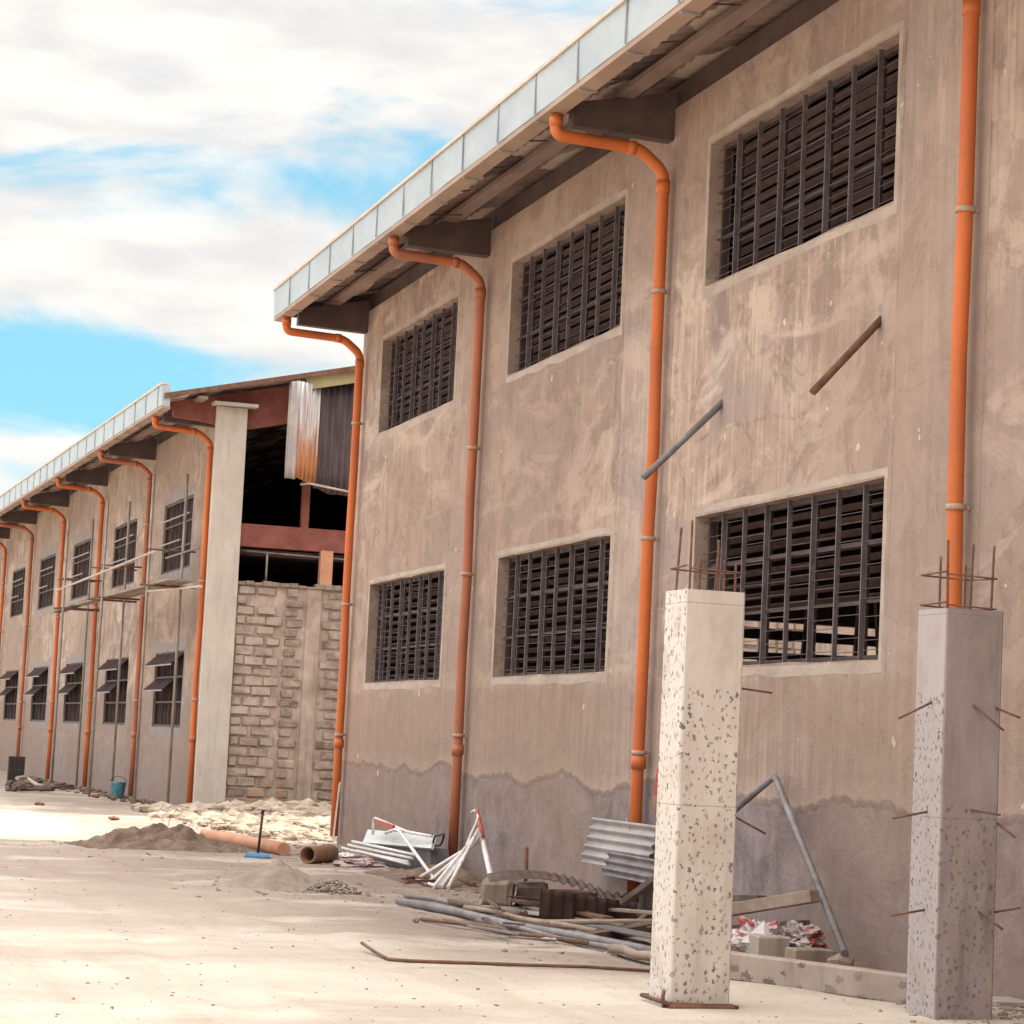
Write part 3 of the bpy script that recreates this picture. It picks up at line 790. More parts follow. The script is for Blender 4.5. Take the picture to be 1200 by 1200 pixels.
# ------------------------------------------------------------------ two unfinished columns
def rebar_cage(root, bars, ring_zs, x0,y0,x1,y1, zt):
    for (x,y,h,tilt) in bars:
        r = MB(); n=14; pts=[(x+tilt*i/n, y, zt-.02+(h+.02)*i/n) for i in range(n+1)]
        r.tube(pts, [.0085 if i%2 else .0075 for i in range(n+1)], 7); r.build('rebar', M['rust'], root)
    for z in ring_zs:
        r = MB(); q=.012
        pts=[(x0-q,y0-q,z),(x1+q,y0-q,z-.01),(x1+q,y1+q,z),(x0-q,y1+q,z+.01),(x0-q-.02,y0-q-.01,z+.012)]
        r.tube(pts,.006,6); r.build('tie_bar', M['rust'], root)
def stub(root, P, Q, base, label=None):
    r = MB(); r.tube([P-base, Q-base],.0075,6); r.build('rebar_stub', M['rust'], root)
c1 = Vector((5.27,13.96,0))
C1 = empty('concrete_column', c1, 'pale cream column pitted with chisel marks, rods sprouting from its top, standing in the open yard', 'column', 'unfinished concrete columns')
def column(root, w, d, h, mat, base, lean=0):
    mb = MB(); nz=24; nx=5
    # lightly uneven faces, crisp but worn arrises
    def ringpts(z):
        pts=[]; c=.012
        jz = lambda k: mnoise.noise(Vector((z*1.2,k,base.x)))*.003
        P=[(c,0),(w-c,0),(w,c),(w,d-c),(w-c,d),(c,d),(0,d-c),(0,c)]
        return [(x+jz(i)+lean*z, y+jz(i+20), z) for i,(x,y) in enumerate(P)]
    rings=[ringpts(h*i/nz - (.05 if i==0 else 0)) for i in range(nz+1)]
    vs=[p for r in rings for p in r]; fs=[]
    for i in range(nz):
        for k in range(8): fs.append((i*8+k,i*8+(k+1)%8,(i+1)*8+(k+1)%8,(i+1)*8+k))
    fs.append(tuple(nz*8+k for k in range(8)))
    mb.add(vs,fs); return mb.build('shaft', mat, root)
column(C1, .385, .37, 2.50, M['conc_pale'], c1)
b = MB(); b.tube([(-.03,-.03,.03),(.42,-.035,.012),(.42,.41,.012),(-.03,.41,.03),(-.03,-.03,.03)],.013,6)
b.cbox((-.02,-.05,-.02),(.41,.02,.022),.008,.008); b.build('base_form', M['rust'], C1)
b = MB(); b.tube([(-.035,.0,.0),(-.04,.01,.06),(-.03,.02,.10)],.012,6); b.build('nail', M['rust'], C1)
rebar_cage(C1, [(.03,.03,.42,.0),(.05,.32,.40,.02),(.085,.03,.2,.01),(.2,.30,.22,0),(.2,.04,.21,.01),(.255,.04,.19,0),(.33,.32,.34,-.01),(.33,.04,.18,.0)], [2.63], .03,.03,.33,.33, 2.5)
for a,b2 in (((872,806),(905,812)),((864,953),(897,977))):
    P=onY(*a,14.1); Q=onY(*b2,14.06); P.x=min(P.x,c1.x+.38); stub(C1,P,Q,c1)
c2 = Vector((6.735,13.42,0))
C2 = empty('concrete_column', c2, 'grey purple column with rods poking from its sides, at the right, in front of an orange downpipe', 'column', 'unfinished concrete columns')
column(C2, .385, .39, 2.455, M['conc_grey'], c2)
rebar_cage(C2, [(.015,.02,.41,-.01),(.13,.36,.34,0),(.17,.03,.40,.01),(.31,.03,.40,.01),(.30,.36,.3,0)], [2.66,2.475], .02,.02,.32,.36, 2.455)
for a,b2 in (((1094,822),(1053,842)),((1088,951),(1046,959)),((1085,1066),(1044,1073))):
    P=onX(*a,c2.x+.01); Q=onY(*b2,P.y-.02); stub(C2,P,Q,c2)
for a,b2 in (((1139,825),(1176,856)),((1166,829),(1195,841)),((1136,949),(1172,955)),((1168,964),(1189,981)),((1145,1067),(1175,1089)),((1165,1069),(1195,1064))):
    P=onY(*a,13.43); Q=onY(*b2,13.25); P.x=min(P.x,c2.x+.38); stub(C2,P,Q,c2)

# ------------------------------------------------------------------ formwork beam behind the columns
mb = MB(); mb.bar((6.28,15.9,.10),(7.02,14.28,.10),.12,.185,c=.012)
single(mb,'concrete_kerb',conc('kerb_concrete',(.30,.235,.20),(.40,.33,.285),(.22,.17,.145),11,1.0,2),(6.65,15.1,0),'low pitted concrete kerb beam lying between the two columns','kerb')
# ------------------------------------------------------------------ heaps
def heap(name, mat, pts_w, h, label, cat, seedv, n=46, amp=.3, fr=2.0):
    """pts_w = (cx,cy,rx,ry,rot)"""
    cx,cy,rx,ry,rot = pts_w; mb=MB(); N=n
    for j in range(N+1):
        for i in range(N+1):
            u=-1+2*i/N; v=-1+2*j/N; r=math.hypot(u,v)
            f = max(0,1-r)**1.15
            nz = mnoise.fractal(Vector((u*fr+seedv,v*fr,seedv*1.7)),.9,2,5)
            fine = mnoise.fractal(Vector((u*fr*4+seedv,v*fr*4,seedv)),.8,2,3)
            z = h*f*(1+nz*amp*1.6)+h*fine*amp*.25*(f>0)*min(1,f*6) - .03
            x = u*rx; y=v*ry
            mb.v.append((x*math.cos(rot)-y*math.sin(rot), x*math.sin(rot)+y*math.cos(rot), z))
    for j in range(N):
        for i in range(N): q=j*(N+1)+i; mb.f.append((q,q+1,q+N+2,q+N+1)); mb.sm.append(True)
    o = mb.build(name, mat); o.location=(cx,cy,0); return tag(o,label,cat)
heap('sand_heap', M['sand'], (5.05,24.6,.60,.95,0), .30, 'small grey cone of sand in front of the brown pipe','sand heap',3,46,.18)
heap('soil_bank', M['soil'], (4.9,31.5,1.55,1.1,-.12), .27, 'low brown bank of dug soil in front of the sunlit strip','soil bank',8,70,.55,3.2)
heap('rubble_mound', M['rubble'], (9.3,44.9,3.0,2.2,0), .20, 'pale mound of broken rubble against the foot of the brick end wall','rubble mound',5,60,.3,3)
def chunk(mb, c, r, rnd, flat=.7):
    ico=[(0,0,1),(.894,0,.447),(.276,.851,.447),(-.724,.526,.447),(-.724,-.526,.447),(.276,-.851,.447),(.724,.526,-.447),(-.276,.851,-.447),(-.894,0,-.447),(-.276,-.851,-.447),(.724,-.526,-.447),(0,0,-1)]
    F=[(0,1,2),(0,2,3),(0,3,4),(0,4,5),(0,5,1),(1,6,2),(2,7,3),(3,8,4),(4,9,5),(5,10,1),(6,7,2),(7,8,3),(8,9,4),(9,10,5),(10,6,1),(11,7,6),(11,8,7),(11,9,8),(11,10,9),(11,6,10)]
    a=rnd.uniform(0,6.28); sx,sy,sz=rnd.uniform(.6,1.4),rnd.uniform(.6,1.2),rnd.uniform(.45,1)*flat
    vs=[]
    for p in ico:
        k=r*rnd.uniform(.75,1.2); x,y,z_=p[0]*k*sx,p[1]*k*sy,p[2]*k*sz
        vs.append((c[0]+x*math.cos(a)-y*math.sin(a),c[1]+x*math.sin(a)+y*math.cos(a),c[2]+z_))
    mb.add(vs,F)
rr = random.Random(12); mb=MB()
for i in range(1500):
    t=rr.random(); x=6.6+rr.random()**.8*4.6; y=45.6-abs(rr.gauss(0,2.6))
    if y<34.8: continue
    d=math.hypot((x-9.3)/3.0,(y-44.9)/2.2); zz=max(0,1-d)**1.15*.20
    chunk(mb,(x,y,zz+.02),rr.choice((.03,.04,.05,.07,.1,.15,.24)),rr)
for i in range(260):
    x=7.0+rr.random()*1.3; y=34.9+rr.random()*8; chunk(mb,(x,y,.02),rr.choice((.04,.06,.1,.16)),rr)
o=mb.build('rubble',M['rubble']); tag(o,'pale broken rubble strewn along the gap between the buildings','rubble',None,'stuff')
mb=MB()
for i in range(260):
    a=rr.random()*6.28; d=rr.random()**.7; x=5.42+math.cos(a)*d*.26; y=23.75+math.sin(a)*d*.38
    chunk(mb,(x,y,.02+.11*(1-d)),rr.uniform(.014,.032),rr)
o=mb.build('gravel',M['gravel']); tag(o,'small spill of gravel beside the sand heap','gravel',None,'stuff')
mb=MB()
for i in range(2600):
    y=11.5+rr.random()**1.4*30; k=rr.random()
    x=(1.0+rr.random()*6.6) if k<.35 else 7.75-abs(rr.gauss(0,.5))
    if 5.1<x<5.8 and 13.8<y<14.5: continue
    chunk(mb,(x,y,gz(x,y)+.002),rr.choice((.004,.005,.007,.010,.014)) if k<.35 else rr.choice((.01,.015,.025,.04)),rr)
for i in range(900):
    cx,cy,sx_,sy_ = rr.choice(((6.6,20.5,.7,2.2),(7.3,26.5,.5,1.5),(7.4,17,.3,1.6),(5.2,24.2,.6,.9),(5.0,31.2,1.2,.9)))
    x=rr.gauss(cx,sx_); y=rr.gauss(cy,sy_)
    if x>7.85 or (5.2<x<5.7 and 13.9<y<14.4): continue
    chunk(mb,(x,y,gz(x,y)+.003),rr.choice((.005,.008,.012,.018,.03) if y>16 else (.003,.005,.008)),rr)
o=mb.build('loose_stones',M['gravel']); tag(o,'loose stones and crumbs scattered over the yard','stones',None,'stuff')
mb=MB()   # debris line at the far building foot
for i in range(260):
    y=46.8+rr.random()*24; x=7.9-.0252*(y-46)-.1-abs(rr.gauss(0,.35)); chunk(mb,(x,y,.02),rr.uniform(.02,.09),rr)
o=mb.build('debris',M['soil']); tag(o,'dark crumbs and debris along the foot of the far building','debris',None,'stuff')

# ------------------------------------------------------------------ things on the ground
def gp(px,py,z=0): return onZ(px,py,z)
# pipes and boards in the long pile; all laid on the dirt
pile = [((467,1056),(772,1117),.036,'grey_pipe','long grey pipe lying at the front of the pile'),
        ((476,1050),(616,1071),.024,'grey_pipe','thin grey pipe at the back left of the pile'),
        ((526,1057),(611,1073),.030,'timber_dark','short brown pipe ending in the middle of the pile'),
        ((494,1077),(690,1106),.016,'rust','thin rusty rod lying furthest forward in the pile'),
        ((560,1078),(768,1122),.020,'grey_pipe','thin grey pipe in front of the longest pipe'),
        ((716,1111),(778,1124),.034,'timber','stub of brown pipe beside the foot of the pale column'),
        ((545,1063),(700,1092),.022,'timber','dusty brown pipe between grey ones')]
for a,b,r,m_,lb in pile:
    P=gp(*a,r+.01); Q=gp(*b,r+.02); q=MB()
    mid=[P.lerp(Q,t)+Vector((0,0,.012*math.sin(t*9))) for t in (0,.25,.5,.75,1)]
    q.tube(mid,r,12); single(q,'pipe',M[m_],Vector((P.x,P.y,0)),lb,'pipe','pipes and rods in the pile')
boards = [((586,1052),(712,1076),.10,.03,.09,'rust','reddish board at the back of the pile'),
          ((612,1068),(772,1088),.16,.03,.04,'timber_pale','wide dusty grey board in the middle of the pile'),
          ((640,1080),(776,1079),.17,.025,.09,'timber','pale board lying crosswise on top of the pile'),
          ((690,1098),(778,1083),.09,.06,.06,'timber_dark','dark squared timber nearest the pale column'),
          ((640,1060),(770,1070),.10,.03,.13,'timber','narrow board at the back right of the pile'),
          ((700,1085),(780,1100),.2,.02,.10,'grey_panel','flat grey plate under the crossing board')]
for a,b,w,h,z,m_,lb in boards:
    P=gp(*a,z*.5); Q=gp(*b,z); q=MB(); q.bar(P,Q,w,h,c=.004); single(q,'board',M[m_],Vector((P.x,P.y,0)),lb,'board','boards in the pile')
ro = random.Random(77)
for i in range(26):
    P=gp(ro.uniform(585,765),ro.uniform(1052,1098),ro.uniform(.02,.10)); an=ro.gauss(1.9,.8); Ln=ro.uniform(.15,.7)
    Q=P+Vector((math.cos(an)*Ln,math.sin(an)*Ln,ro.uniform(-.03,.06))); Q.z=max(.015,Q.z)
    mb=MB(); mb.bar(P,Q,ro.uniform(.02,.06),ro.uniform(.01,.025),c=.002)
    single(mb,'offcut',M[ro.choice(('timber','timber_dark','rust','timber_dark','grey_pipe'))],Vector((P.x,P.y,0)),'short splintered offcut scattered among the pipes below the rusty sheet','offcut','offcuts scattered in the pile')
P=gp(640,1101,.03); mb=MB(); chunk(mb,P,.05,random.Random(2)); chunk(mb,P+Vector((.06,-.02,0)),.035,random.Random(3))
single(mb,'plaster_lump',M['timber_pale'],Vector((P.x,P.y,0)),'small white lump lying against the long grey pipe','lump')
P=gp(488,1078,.03); mb=MB(); chunk(mb,P,.035,random.Random(5)); single(mb,'stone',M['gravel'],Vector((P.x,P.y,0)),'small stone at the left tip of the rusty rod','stone')
# bent reinforcing bar on the ground
pts=[gp(424,1105,.05),gp(440,1116,.02),gp(455,1124,.012),gp(480,1126,.012),gp(540,1128,.012),gp(620,1131,.02),gp(690,1133,.012),gp(764,1138,.012)]
mb=MB(); mb.tube(pts,.012,8); single(mb,'rebar',M['rust'],Vector((pts[3].x,pts[3].y,0)),'long dark bent rod lying alone on the dirt in front of the pile','rod')
# blocks under the rusty corrugated sheet
rbk=random.Random(8)
blk=[((562,1060),(598,1062),.34,.24,'rough brown block at the left end, under the rusty sheet'),((603,1061),(640,1063),.26,.22,'second rough block under the rusty sheet'),((646,1062),(700,1063),.3,.15,'long dark block under the middle of the rusty sheet')]
for (a,b,d,h,lb) in blk:
    P=gp(*a); Q=gp(*b); mb=MB(); dirv=(Q-P).normalized(); Mx=Matrix((dirv,Vector((0,0,1)).cross(dirv),Vector((0,0,1)))).transposed().to_4x4(); Mx.translation=P
    L=(Q-P).length
    mb.cbox((0,0,-.02),(L,d,h),.03,.022,Mx); single(mb,'cement_block',M['block'] if a[0]<600 else M['block_dark'],Vector((P.x,P.y,0)),lb,'block','blocks under the rusty sheet')
# rusty sheet arching over the blocks
P0=gp(574,1034,.28); P1=gp(750,1054,.19)
mb=MB(); al=(P1-P0); L=al.length; al.normalize(); dn=Vector((0,0,1)).cross(al).normalized()
N=96;K=7
for side in (0,1):
    for j in range(K+1):
        for i in range(N+1):
            u=i/N; v=j/K
            p=P0+al*(L*u)+dn*(.75*v)+Vector((0,0,.10*math.sin(math.pi*min(1,u*1.25))**.8 - .05*u + .017*math.sin(2*math.pi*i/6)*min(1,max(.15,(u-.35)*5))+.03*v+side*.004+.03*mnoise.noise(Vector((u*3,v*2,1)))))
            mb.v.append(tuple(p))
S=(N+1)*(K+1)
for j in range(K):
    for i in range(N):
        q=j*(N+1)+i; mb.f+=[(q,q+1,q+N+2,q+N+1),(S+q,S+q+N+1,S+q+N+2,S+q+1)]; mb.sm+=[True,True]
for i in range(N): mb.f.append((i,i+1,S+i+1,S+i)); mb.sm.append(False)
single(mb,'corrugated_sheet',M['rust_sheet'],Vector((P0.x,P0.y,0)),'dark rusty corrugated sheet arched over rough blocks','metal sheet')
A0=gp(640,1042,.30); A1=gp(755,1060,.16); al=(A1-A0); Lw=al.length; al.normalize()  # added dark sheet stands in for the shade beneath the arched one
mb=corr(A0+Vector((0,.15,0)),al,(0.1,.25,-1),9,.27,.02,.004,Lw,6,.04)
single(mb,'corrugated_sheet',M['rust_sheet'],Vector((A0.x,A0.y+.15,0)),'near-black sheet added on edge to make the shade below the arched one','metal sheet')
# pieces standing/lying round it
P=gp(614,1050,0); Q=onY(617,993,P.y); mb=MB(); mb.tube([P,P.lerp(Q,.5)+Vector((.01,0,0)),Q],.022,8); single(mb,'stake',M['rust'],Vector((P.x,P.y,0)),'short rusty stake standing upright among the blocks','stake')
P=gp(768,1062,.1); Q=onX(722,1068,P.x+.05); 
a_=onX(775,1025,7.3); b_=onX(730,1058,7.15); mb=MB(); mb.bar(a_,b_,.07,.05,c=.004); mb2=single(mb,'post',M['timber_dark'],Vector((b_.x,b_.y,0)),'dark squared post slanting down beside the rusty sheet','post')
# galvanised sheets leaning on the wall
def lean_sheet(px0,py_t,py_b,px1,xt,xb,mat,lb,seg=6,ribs=5,w=.02):
    T0=onX(px0,py_t,xt); B0=onX(px0-2,py_b,xb)
    T1=onX(px1,py_t+4,xt)
    al=Vector((0,T1.y-T0.y,0)); W=abs(al.y); al.normalize(); dn=Vector((xb-xt,0,B0.z-T0.z)); L=dn.length
    # ribs run along the wall: across = down
    mb=corr(T0, dn, al, ribs, W, w, .003, L, 8, .02)
    single(mb,'roofing_sheet',mat,Vector((B0.x,T0.y,0)),lb,'metal sheet','galvanised sheets leaning on the wall')
lean_sheet(696,958,1012,772,7.74,7.64,M['galv'],'pale galvanised sheet leaning highest against the wall behind an orange downpipe',ribs=5)
lean_sheet(714,998,1026,776,7.60,7.53,M['grey_pipe'],'duller grey sheet leaning in front of the pale galvanised one',ribs=3)
# beams behind the pale column
for (a,b,w,h,m_,lb,xx) in (((858,1066),(955,1050),.10,.09,'timber','brown squared beam pointing right above the sacks',7.1),
                        ((858,1052),(893,1053),.08,.05,'timber_dark','short dark beam just above the brown squared beam',7.2),
                        ((858,1088),(944,1082),.10,.05,'timber_dark','dark timber lying low behind the sacks',7.3)):
    P=onX(*a,xx-.5); Q=onX(*b,xx+.25); P.y=Q.y+ .8
    P=onY(a[0],a[1],P.y); back=P+(P-Q)*.5
    mb=MB(); mb.bar(back,Q,w,h,c=.004); single(mb,'beam',M[m_],Vector((P.x,P.y,0)),lb,'beam','beams stacked behind the pale column')
# trestle support under the beams (old boards)
mb=MB(); P=onY(850,1092,18.2); mb.cbox((P.x-.5,P.y-.2,-.02),(P.x+.1,P.y+.3,P.z+.02),.02,.01); single(mb,'cement_block',M['block'],Vector((P.x-.2,P.y,0)),'rough block hidden behind the pale column, carrying the beams','block')
# fill behind the kerb and what lies on it
heap('soil_bank', M['soil'], (7.5,17.0,.7,2.2,.1), .13, 'brown fill banked between the kerb and the wall','soil bank',14,40,.35,2.4)
def boxat(px0,py1,px1,h_px,Y,d,lb,mat,c=.012,j=.006):
    P=onY(px0,py1,Y); Q=onY(px1,py1,Y); T=onY(px0,py1-h_px,Y); mb=MB()
    mb.cbox((P.x,Y,P.z-.1),(Q.x,Y+d,T.z),c,j); return single(mb,'cement_block',M[mat],Vector((P.x,Y,P.z-.1)),lb,'block','blocks behind the kerb')
boxat(888,1124,926,27,16.6,.2,'square cement block standing upright behind the kerb beside the sacks','conc_plain')
boxat(932,1130,978,18,16.2,.2,'cement block lying flat behind the kerb','block')
boxat(976,1134,1004,13,16.0,.18,'broken cement lump at the foot of the leaning bent pipe','block',.03,.02)
# crumpled sacks
def sack(px,py,Y,rx,ry,rz,seedv,mat,lb,name='sack'):
    C=onY(px,py,Y); mb=MB(); n=26
    for j in range(n+1):
        for i in range(2*n):
            th=math.pi*j/n; ph=math.pi*i/n
            d=Vector((math.sin(th)*math.cos(ph),math.sin(th)*math.sin(ph),math.cos(th)))
            f=1+.55*mnoise.fractal(d*1.6+Vector((seedv,0,0)),.7,2,4)+.12*abs(mnoise.noise(d*6+Vector((0,seedv,0))))
            mb.v.append((C.x+d.x*rx*f,C.y+d.y*ry*f,C.z+d.z*rz*f))
    for j in range(n):
        for i in range(2*n):
            a=j*2*n+i; b=j*2*n+(i+1)%(2*n); mb.f.append((a,b,b+2*n,a+2*n)); mb.sm.append(False)
    return single(mb,name,M[mat],Vector((C.x,C.y,C.z-rz)),lb,name,None)
sack(890,1100,16.95,.17,.18,.13,2,'sack','crumpled red and white printed sack, left of the two, behind the square block')
sack(936,1099,16.95,.17,.2,.09,6,'sack','flatter red and white printed sack at the right behind the kerb')
C=onY(893,1090,16.8); mb=MB(); mb.add([C+Vector((-.16,0,-.09)),C+Vector((.02,.02,.07)),C+Vector((.12,0,-.05)),C+Vector((0,-.05,-.10)),C+Vector((-.15,.02,-.1)),C+Vector((.02,.03,.06)),C+Vector((.12,.02,-.06))],[(0,1,3),(1,2,3),(4,5,1,0),(5,6,2,1)]); single(mb,'plastic_scrap',M['white_tube'],Vector((C.x,C.y,C.z-.1)),'stiff white scrap of plastic standing up between the sacks','scrap')
# bent pipe leaning on the wall
P0=onX(862,948,7.55); P1=onX(908,909,7.80); P2=onY(990,1117,16.3)
P2=onX(990,1117,7.35)
mb=MB(); mb.tube(bend([P0+(P0-P1)*.6,P1,P2],.06,4),.029,12); single(mb,'bent_pipe',M['grey_pipe'],Vector((P2.x,P2.y,max(0,P2.z-.04))),'long grey pipe bent to a peak, leaning on the wall between the columns','pipe')
# little frame at the lower right corner
X=7.35; T0=onX(1165,1176,X); Cn=onY(1167,1176,14.3); lgs=[]
for dx in (0,.20):
    for dy in (0,.25): lgs.append(MB().box((Cn.x+dx,14.3+dy,-.02),(Cn.x+dx+.03,14.3+dy+.03,Cn.z-.02)))
st=empty('stool',(Cn.x+.1,14.4,0),'small grey stool at the foot of the wall, right of the grey column','stool')
def rel(mb,name,mat,root): o=mb.build(name,mat,root,root.location); return o
for x_ in lgs: rel(x_,'leg',M['timber_dark'],st)
q=MB(); q.cbox((Cn.x-.02,14.28,Cn.z-.02),(Cn.x+.26,14.6,Cn.z+.015),.006); rel(q,'seat',M['conc_plain'],st)
# clay pipes
a=gp(356,1000,.1); b=gp(290,984,.1)
mb=MB(); mb.tube([Vector((6.33,30.6,.085)),Vector((5.95,34.2,.085))],.085,18); 
single(mb,'pipe',M['clay'],Vector((6.2,31,0)),'long salmon-orange pipe lying in front of the rubble','pipe')
p0=gp(358,1004,.1)
def hollow(mb,P,Q,ro,ri,n=20):
    P=Vector(P);Q=Vector(Q);t=(Q-P).normalized();u=t.cross(Vector((0,0,1))).normalized();w=t.cross(u)
    vs=[];
    for c,r in ((P,ro),(Q,ro),(Q,ri),(P,ri)):
        for k in range(n): an=2*math.pi*k/n; vs.append(c+(u*math.cos(an)+w*math.sin(an))*r)
    fs=[]
    for s_ in range(4):
        for k in range(n): k2=(k+1)%n; a0=s_*n; b0=((s_+1)%4)*n; fs.append((a0+k,a0+k2,b0+k2,b0+k))
    mb.add(vs,fs,True)
mb=MB(); p0=gp(360,1012,0)+Vector((0,0,.105)); hollow(mb,p0,p0+Vector((.42,.62,0)),.105,.085)
single(mb,'pipe_offcut',M['clay_brown'],Vector((p0.x,p0.y,0)),'short brown length of pipe with its open end facing the camera','pipe')
# scoop with black handle
P=gp(303,1005); sc=empty('scoop',P,'blue flat scoop on the dirt with a thin black upright handle','scoop')
q=MB(); q.add([(-.2,-.1,.02),(.12,-.13,.02),(.16,.12,.02),(-.12,.14,.03),(-.2,-.1,.0),(.12,-.13,.0),(.16,.12,.0),(-.12,.14,.0),(-.17,-.07,.055),(.1,-.1,.05),(.13,.1,.05),(-.1,.11,.06)],[(0,1,9,8),(1,2,10,9),(2,3,11,10),(3,0,8,11),(8,9,10,11),(4,5,1,0),(5,6,2,1),(6,7,3,2),(7,4,0,3),(7,6,5,4)])
q.build('blade',M['blue'],sc)
q=MB(); q.tube([(.0,.05,.05),(.03,.05,.56)],.016,8); q.tube([(.03,.05,.54),(.03,.05,.58)],.022,8); q.build('handle',M['black'],sc)
# boards leaning at the far corner of the near building
for i,(bt,tp,m_,lb) in enumerate((((389,993),(398,918),'timber_pale','pale narrow board leaning on the corner downpipe, left of a pair'),((396,993),(400,930),'grey_pipe','thin grey lath leaning beside the pale board'))):
    B=onX(*bt,7.45); B.z=.01; T=onX(*tp,7.76); mb=MB(); mb.bar(B,T,.05 if i==0 else .03,.02,up=(1,0,0)); single(mb,'board',M[m_],Vector((B.x,B.y,0)),lb,'board')
# dusty cloth scraps
sack(420,1012,28.8,.26,.22,.055,11,'cloth','dusty pink cloth bundle beside the white tubes','cloth')
sack(402,1003,30.2,.24,.14,.03,15,'white_tube','small white plastic rag left of the pink cloth','rag')

# white tube bench frame with panel
bf=empty('bench_frame',gp(460,1020),'dismantled bench of white steel tubes and a pale panel beside the second orange downpipe','bench frame')
def reltube(pts,r,name,mat,root,n=8):
    mb=MB(); mb.tube(pts,r,n); return rel(mb,name,mat,root)
Xb=7.35
q=MB(); pn=[onX(425,987,7.25),onX(431,972,7.45),onX(509,979,7.5),onX(505,994,7.3)]
vs=pn+[p+Vector((.03,0,-.02)) for p in pn]; q.add(vs,[(0,1,2,3),(7,6,5,4),(0,3,7,4),(1,0,4,5),(2,1,5,6),(3,2,6,7)]); rel(q,'panel',M['white_panel'],bf)
q=MB(); pn=[onX(438,1016,7.30),onX(436,990,7.32),onX(504,994,7.36),onX(505,1024,7.36)]
for p in pn: p.z=max(p.z,.0)
vs=pn+[p+Vector((.22,0,0)) for p in pn]; q.add(vs,[(0,1,2,3),(7,6,5,4),(0,3,7,4),(1,0,4,5),(2,1,5,6),(3,2,6,7)]); rel(q,'box_base',M['grey_panel'],bf)
for a,b in (((413,986),(487,1002)),((401,994),(479,1010)),((418,997),(480,1013)),((408,990),(484,1006))):
    reltube([onX(*a,7.12),onX(*b,7.22)],.018,'tube',M['white_tube'],bf)
reltube(bend([onX(437,978,7.3),onX(438,958,7.3),onX(478,975,7.3),onX(506,980,7.35)],.1,4),.018,'tube',M['white_tube'],bf)
reltube(bend([onX(452,976,7.2),onX(466,971,7.15),onX(513,1036,7.0)],.22,5),.020,'tube',M['white_tube'],bf)
q=MB(); pn=[onX(437,959,7.26),onX(440,966,7.26),onX(459,973,7.26),onX(461,967,7.26)]; vs=pn+[p+Vector((.02,0,0)) for p in pn]; q.add(vs,[(0,1,2,3),(7,6,5,4),(0,3,7,4),(1,0,4,5),(2,1,5,6),(3,2,6,7)]); rel(q,'band',M['red_paint'],bf)
q=MB(); q.tube(bend([onX(505,1000,7.4),onX(509,980,7.4),onX(521,977,7.4),onX(517,990,7.4),onX(508,992,7.4)],.06,3),.013,8); rel(q,'bracket',M['black'],bf)
# leaning bundle of white tubes
tb=empty('tube_bundle',gp(515,1040),'bundle of white painted tubes leaning together in a tripod against the wall','tubes')
ap=onX(563,980,7.55)
for i,(px,py,xx) in enumerate(((487,1034,6.85),(501,1036,6.85),(512,1040,6.8),(517,1040,6.85),(508,1041,6.75),(525,1041,6.9))):
    b_=onX(px,py,xx); b_.z=max(.015,b_.z); reltube([b_,ap+Vector((0,.03*i-.06,.02*i-.03))],.020,'tube',M['white_tube'],tb)
reltube([onX(576,1031,7.25),onX(565,982,7.6)],.03,'tube',M['white_tube'],tb)
reltube(bend([onX(542,1005,7.4),onX(549,985,7.5),onX(561,958,7.6),onX(557,949,7.62),onX(553,952,7.62)],.06,3),.016,'tube',M['white_tube'],tb)
reltube([onX(559,950,7.62),onX(566,982,7.58)],.026,'tube',M['red_paint'],tb)
a_=onX(487,1034,6.85); b_=onX(512,1036,6.8); a_.z=b_.z=.02; reltube([a_,b_],.018,'tube',M['white_tube'],tb)
mb=MB()
for (a,b) in (((473,1030),(505,1024)),((476,1033),(520,1032)),((530,1030),(556,1036)),((478,1027),(500,1030)),((528,1024),(552,1031))):
    P=gp(*a,.04);Q=gp(*b,.05); mb.bar(P,Q,.05,.03)
single(mb,'scrap_metal',M['rust'],gp(500,1030),'dark scrap lying under the white tubes','scrap')
heap('soil_bank', M['soil'], (7.35,26.6,.9,2.6,.05), .13, 'low dirty bank under the white tubes','soil bank',21,40,.5,2.4)

# ------------------------------------------------------------------ along the far building
def wB(y,off): # world point at distance off in front of the far wall
    return Vector((WX-.0252*(y-YB)-off, y, 0))
sf=empty('scaffold',wB(54,.6),'thin tube scaffold standing in front of the far building windows','scaffold')
def sB(px,off):
    v=ray(px,833); k=(WX-off+.0252*YB)/(v.x+.0252*v.y); return (CAM+v*k).y
outer=[sB(66,.95),sB(111,.95),sB(163.5,.95)]; inner=[sB(95,.3),sB(137,.3),sB(203,.3)]
for y in outer:
    P=wB(y,.95); reltube([P,P+Vector((0,0,6.4))],.028,'standard',M['pole'],sf)
for y in inner:
    P=wB(y,.3); reltube([P,P+Vector((0,0,6.5))],.028,'standard',M['pole'],sf)
up=lambda y,o,z: wB(y,o)+Vector((0,0,z))
o3,o1=outer[2],outer[0]
reltube([up(o3-.6,.95,4.9),up(o1+1.5,.95,4.75)],.026,'ledger',M['timber_pale'],sf)
reltube([up(inner[2]-1.6,.3,4.95),up(inner[2]+1.8,.3,4.95)],.022,'ledger',M['grey_pipe'],sf)
reltube([up(o3,.95,4.15),up(inner[2]-2,.28,4.2)],.024,'ledger',M['timber_pale'],sf)
for y in outer+inner:
    reltube([up(y,1.1,4.28),up(y,.02,4.28)],.022,'transom',M['rust'],sf)
    reltube([up(y,1.05,4.98),up(y,.05,4.98)],.018,'transom',M['rust'],sf)
